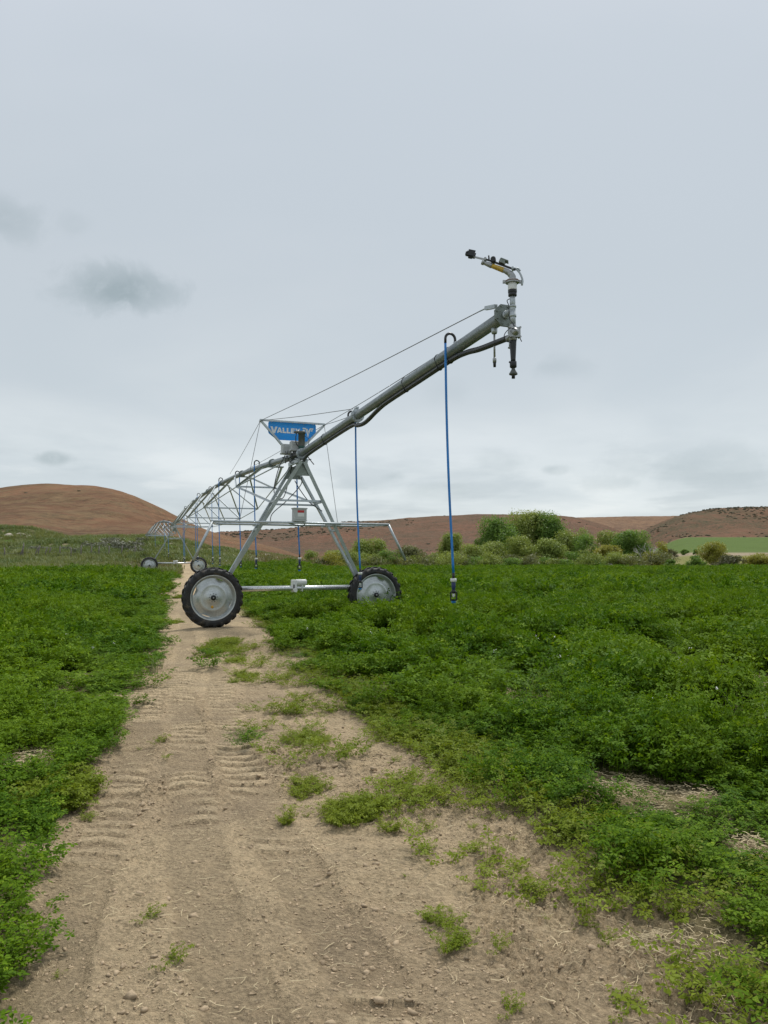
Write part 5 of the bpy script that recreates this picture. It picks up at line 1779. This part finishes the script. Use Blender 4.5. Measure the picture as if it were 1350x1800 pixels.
# soil mound where the track ends
# fence along the bank
fe = empty('wire_fence', (-45, 86, gz(-45, 86)))
tag(fe, 'old wire fence with leaning weathered posts on the bank below the brown hill', 'fence')
FP = [(-60, 0, 1.4), (-30, .1, 1.3), (10, -.1, 1.3), (34, .35, 1.5), (40, .05, 1.75), (60, .4, 1.2), (67, .12, 1.4), (78, .3, 1.2), (86, .2, 1.2), (106, -.02, 1.3), (126, -.05, 1.15), (143, 0, 1.35), (161, 0, 1.3), (174, .03, 1.3), (192, 0, 1.3), (214, .05, 1.25), (238, 0, 1.2)]
tops = []
fo_ = Vector(fe.location)
for (px, lean, h) in FP:
    u = (px - 675) / 1350; Y = 85.5 + (px - 100) * .004
    b = Vector((u * Y, Y, gz(u * Y, Y))) - fo_
    t_ = b + Vector((lean * h, .05 * h, h))
    MB().tube([b - Vector((0, 0, .2)), (b + t_) / 2, t_], [.075, .07, .06], 7).build('post', M['wood'], fe)
    tops.append((b, t_))
for f_ in (.45, .88):
    pts = [b + (t_ - b) * f_ for (b, t_) in tops if True]
    MB().tube(pts, .008, 4, False).build('wire', M['cable'], fe)

# ------------------------------------------------------------------ sky and light
SUN_EL, SUN_AZ = 60.0, 28.0     # azimuth clockwise from +Y
sun_d = bpy.data.lights.new('sun', 'SUN'); sun = bpy.data.objects.new('sun', sun_d); COL.objects.link(sun)
sun_d.energy = 1.5; sun_d.angle = R(11); sun_d.color = (1.0, .965, .91)
sd_ = Vector((math.sin(R(SUN_AZ)) * math.cos(R(SUN_EL)), math.cos(R(SUN_AZ)) * math.cos(R(SUN_EL)), math.sin(R(SUN_EL))))
sun.rotation_euler = (-sd_).to_track_quat('-Z', 'Y').to_euler()
sun.location = (0, 0, 60)

world = bpy.data.worlds.new('World'); scene.world = world; world.use_nodes = True
wt = NT(world.node_tree)
bg = world.node_tree.nodes['Background']; bg.inputs['Strength'].default_value = .1
sky = wt.n('ShaderNodeTexSky', sky_type='NISHITA', sun_disc=False, sun_elevation=R(SUN_EL), sun_rotation=R(SUN_AZ))
tc = wt.n('ShaderNodeTexCoord').outputs['Generated']
sx = wt.n('ShaderNodeSeparateXYZ'); wt.l(tc, sx.inputs[0])
zz = wt.math('MAXIMUM', sx.outputs[2], 0.0)
rp = wt.n('ShaderNodeValToRGB'); wt.l(zz, rp.inputs[0])
K = 10.75 / 1.866
els = [(0.0, (.740, .785, .785)), (.07, (.700, .750, .765)), (.20, (.605, .650, .672)), (.34, (.585, .625, .655)), (.55, (.605, .648, .700)), (.9, (.62, .66, .72))]
cr = rp.color_ramp
cr.elements[0].position, cr.elements[0].color = els[0][0], (*els[0][1], 1)
cr.elements[1].position, cr.elements[1].color = els[-1][0], (*els[-1][1], 1)
for (p, c) in els[1:-1]:
    e = cr.elements.new(p); e.color = (*c, 1)
# cloud sheet seen in perspective
inv = wt.math('DIVIDE', 1.0, wt.math('ADD', zz, .12))
cv = wt.n('ShaderNodeVectorMath', operation='SCALE'); wt.l(tc, cv.inputs[0]); wt.l(inv, cv.inputs['Scale'])
big = wt.noise(.55, 5, .5, cv.outputs[0], .3)
low = wt.noise(1.15, 6, .55, cv.outputs[0], .2)
col = rp.outputs[0]
col = wt.mix(wt.math('MULTIPLY', wt.rng(big, .36, .64), .55), col, (.47, .53, .575))
col = wt.mix(wt.math('MULTIPLY', wt.rng(big, .46, .30), .22), col, (.70, .74, .78))
lowmask = wt.math('MULTIPLY', wt.rng(zz, .0, .03), wt.rng(zz, .20, .09))
col = wt.mix(wt.math('MULTIPLY', wt.math('MULTIPLY', wt.rng(low, .47, .66), lowmask), .6), col, (.47, .525, .56))
col = wt.mix(wt.math('MULTIPLY', wt.math('MULTIPLY', wt.rng(low, .46, .32), lowmask), .45), col, (.80, .83, .83))
fine = wt.noise(6.5, 7, .6, tc, .4)
soft = wt.noise(22, 8, .62, tc, .6)


def wisp(col, px, py, w, h, amt, c=(.33, .39, .41)):
    d = (at(px, py, 10) - Vector((0, 0, CAM_H))).normalized()
    rx = d.cross(Vector((0, 0, 1))).normalized(); ry = rx.cross(d)
    a = wt.n('ShaderNodeVectorMath', operation='DOT_PRODUCT'); wt.l(tc, a.inputs[0]); a.inputs[1].default_value = rx / (w / 1350)
    b = wt.n('ShaderNodeVectorMath', operation='DOT_PRODUCT'); wt.l(tc, b.inputs[0]); b.inputs[1].default_value = ry / (h / 1350)
    b0 = d.dot(ry / (h / 1350))
    x2 = wt.math('POWER', a.outputs['Value'], 2.0)
    y2 = wt.math('POWER', wt.math('ABSOLUTE', wt.math('SUBTRACT', b.outputs['Value'], b0)), 2.0)
    r = wt.math('SQRT', wt.math('ADD', x2, y2))
    nz = wt.math('ADD', wt.math('MULTIPLY', wt.math('SUBTRACT', fine, .5), 2.6), wt.math('MULTIPLY', wt.math('SUBTRACT', soft, .5), 1.5))
    f = wt.rng(wt.math('ADD', r, nz), 1.15, .2)
    front = wt.n('ShaderNodeVectorMath', operation='DOT_PRODUCT'); wt.l(tc, front.inputs[0]); front.inputs[1].default_value = d
    f = wt.math('MULTIPLY', f, wt.math('GREATER_THAN', front.outputs['Value'], .5))
    f = wt.math('MULTIPLY', f, wt.rng(wt.math('ADD', wt.math('MULTIPLY', soft, .6), wt.math('MULTIPLY', fine, .4)), .34, .62, .45, 1.15))
    return wt.mix(wt.math('MULTIPLY', f, amt), col, c)


for args in ((214, 510, 94, 46, 1.0), (5, 385, 66, 46, .55), (95, 806, 30, 12, .7), (770, 862, 80, 20, .34), (975, 645, 75, 26, .28), (690, 838, 40, 14, .32), (1215, 818, 150, 42, .34), (480, 864, 60, 22, .30), (975, 826, 26, 9, .42), (880, 812, 60, 26, .22), (640, 858, 50, 16, .28), (790, 690, 60, 30, .16), (1080, 850, 60, 16, .25), (130, 395, 30, 22, .18)):
    col = wisp(col, *args)
sc_ = wt.n('ShaderNodeVectorMath', operation='SCALE'); wt.l(col, sc_.inputs[0]); sc_.inputs['Scale'].default_value = K
mixed = wt.mix(.06, sc_.outputs[0], sky.outputs[0])
wt.l(mixed, bg.inputs['Color'])

scene.view_settings.view_transform = 'Standard'
scene.view_settings.look = 'None'
scene.view_settings.exposure = 0.9
scene.view_settings.gamma = 1.0
scene.render.engine = 'CYCLES'
scene.cycles.use_denoising = True
scene.cycles.max_bounces = 6
scene.cycles.diffuse_bounces = 3
scene.cycles.transmission_bounces = 3
scene.cycles.transparent_max_bounces = 4
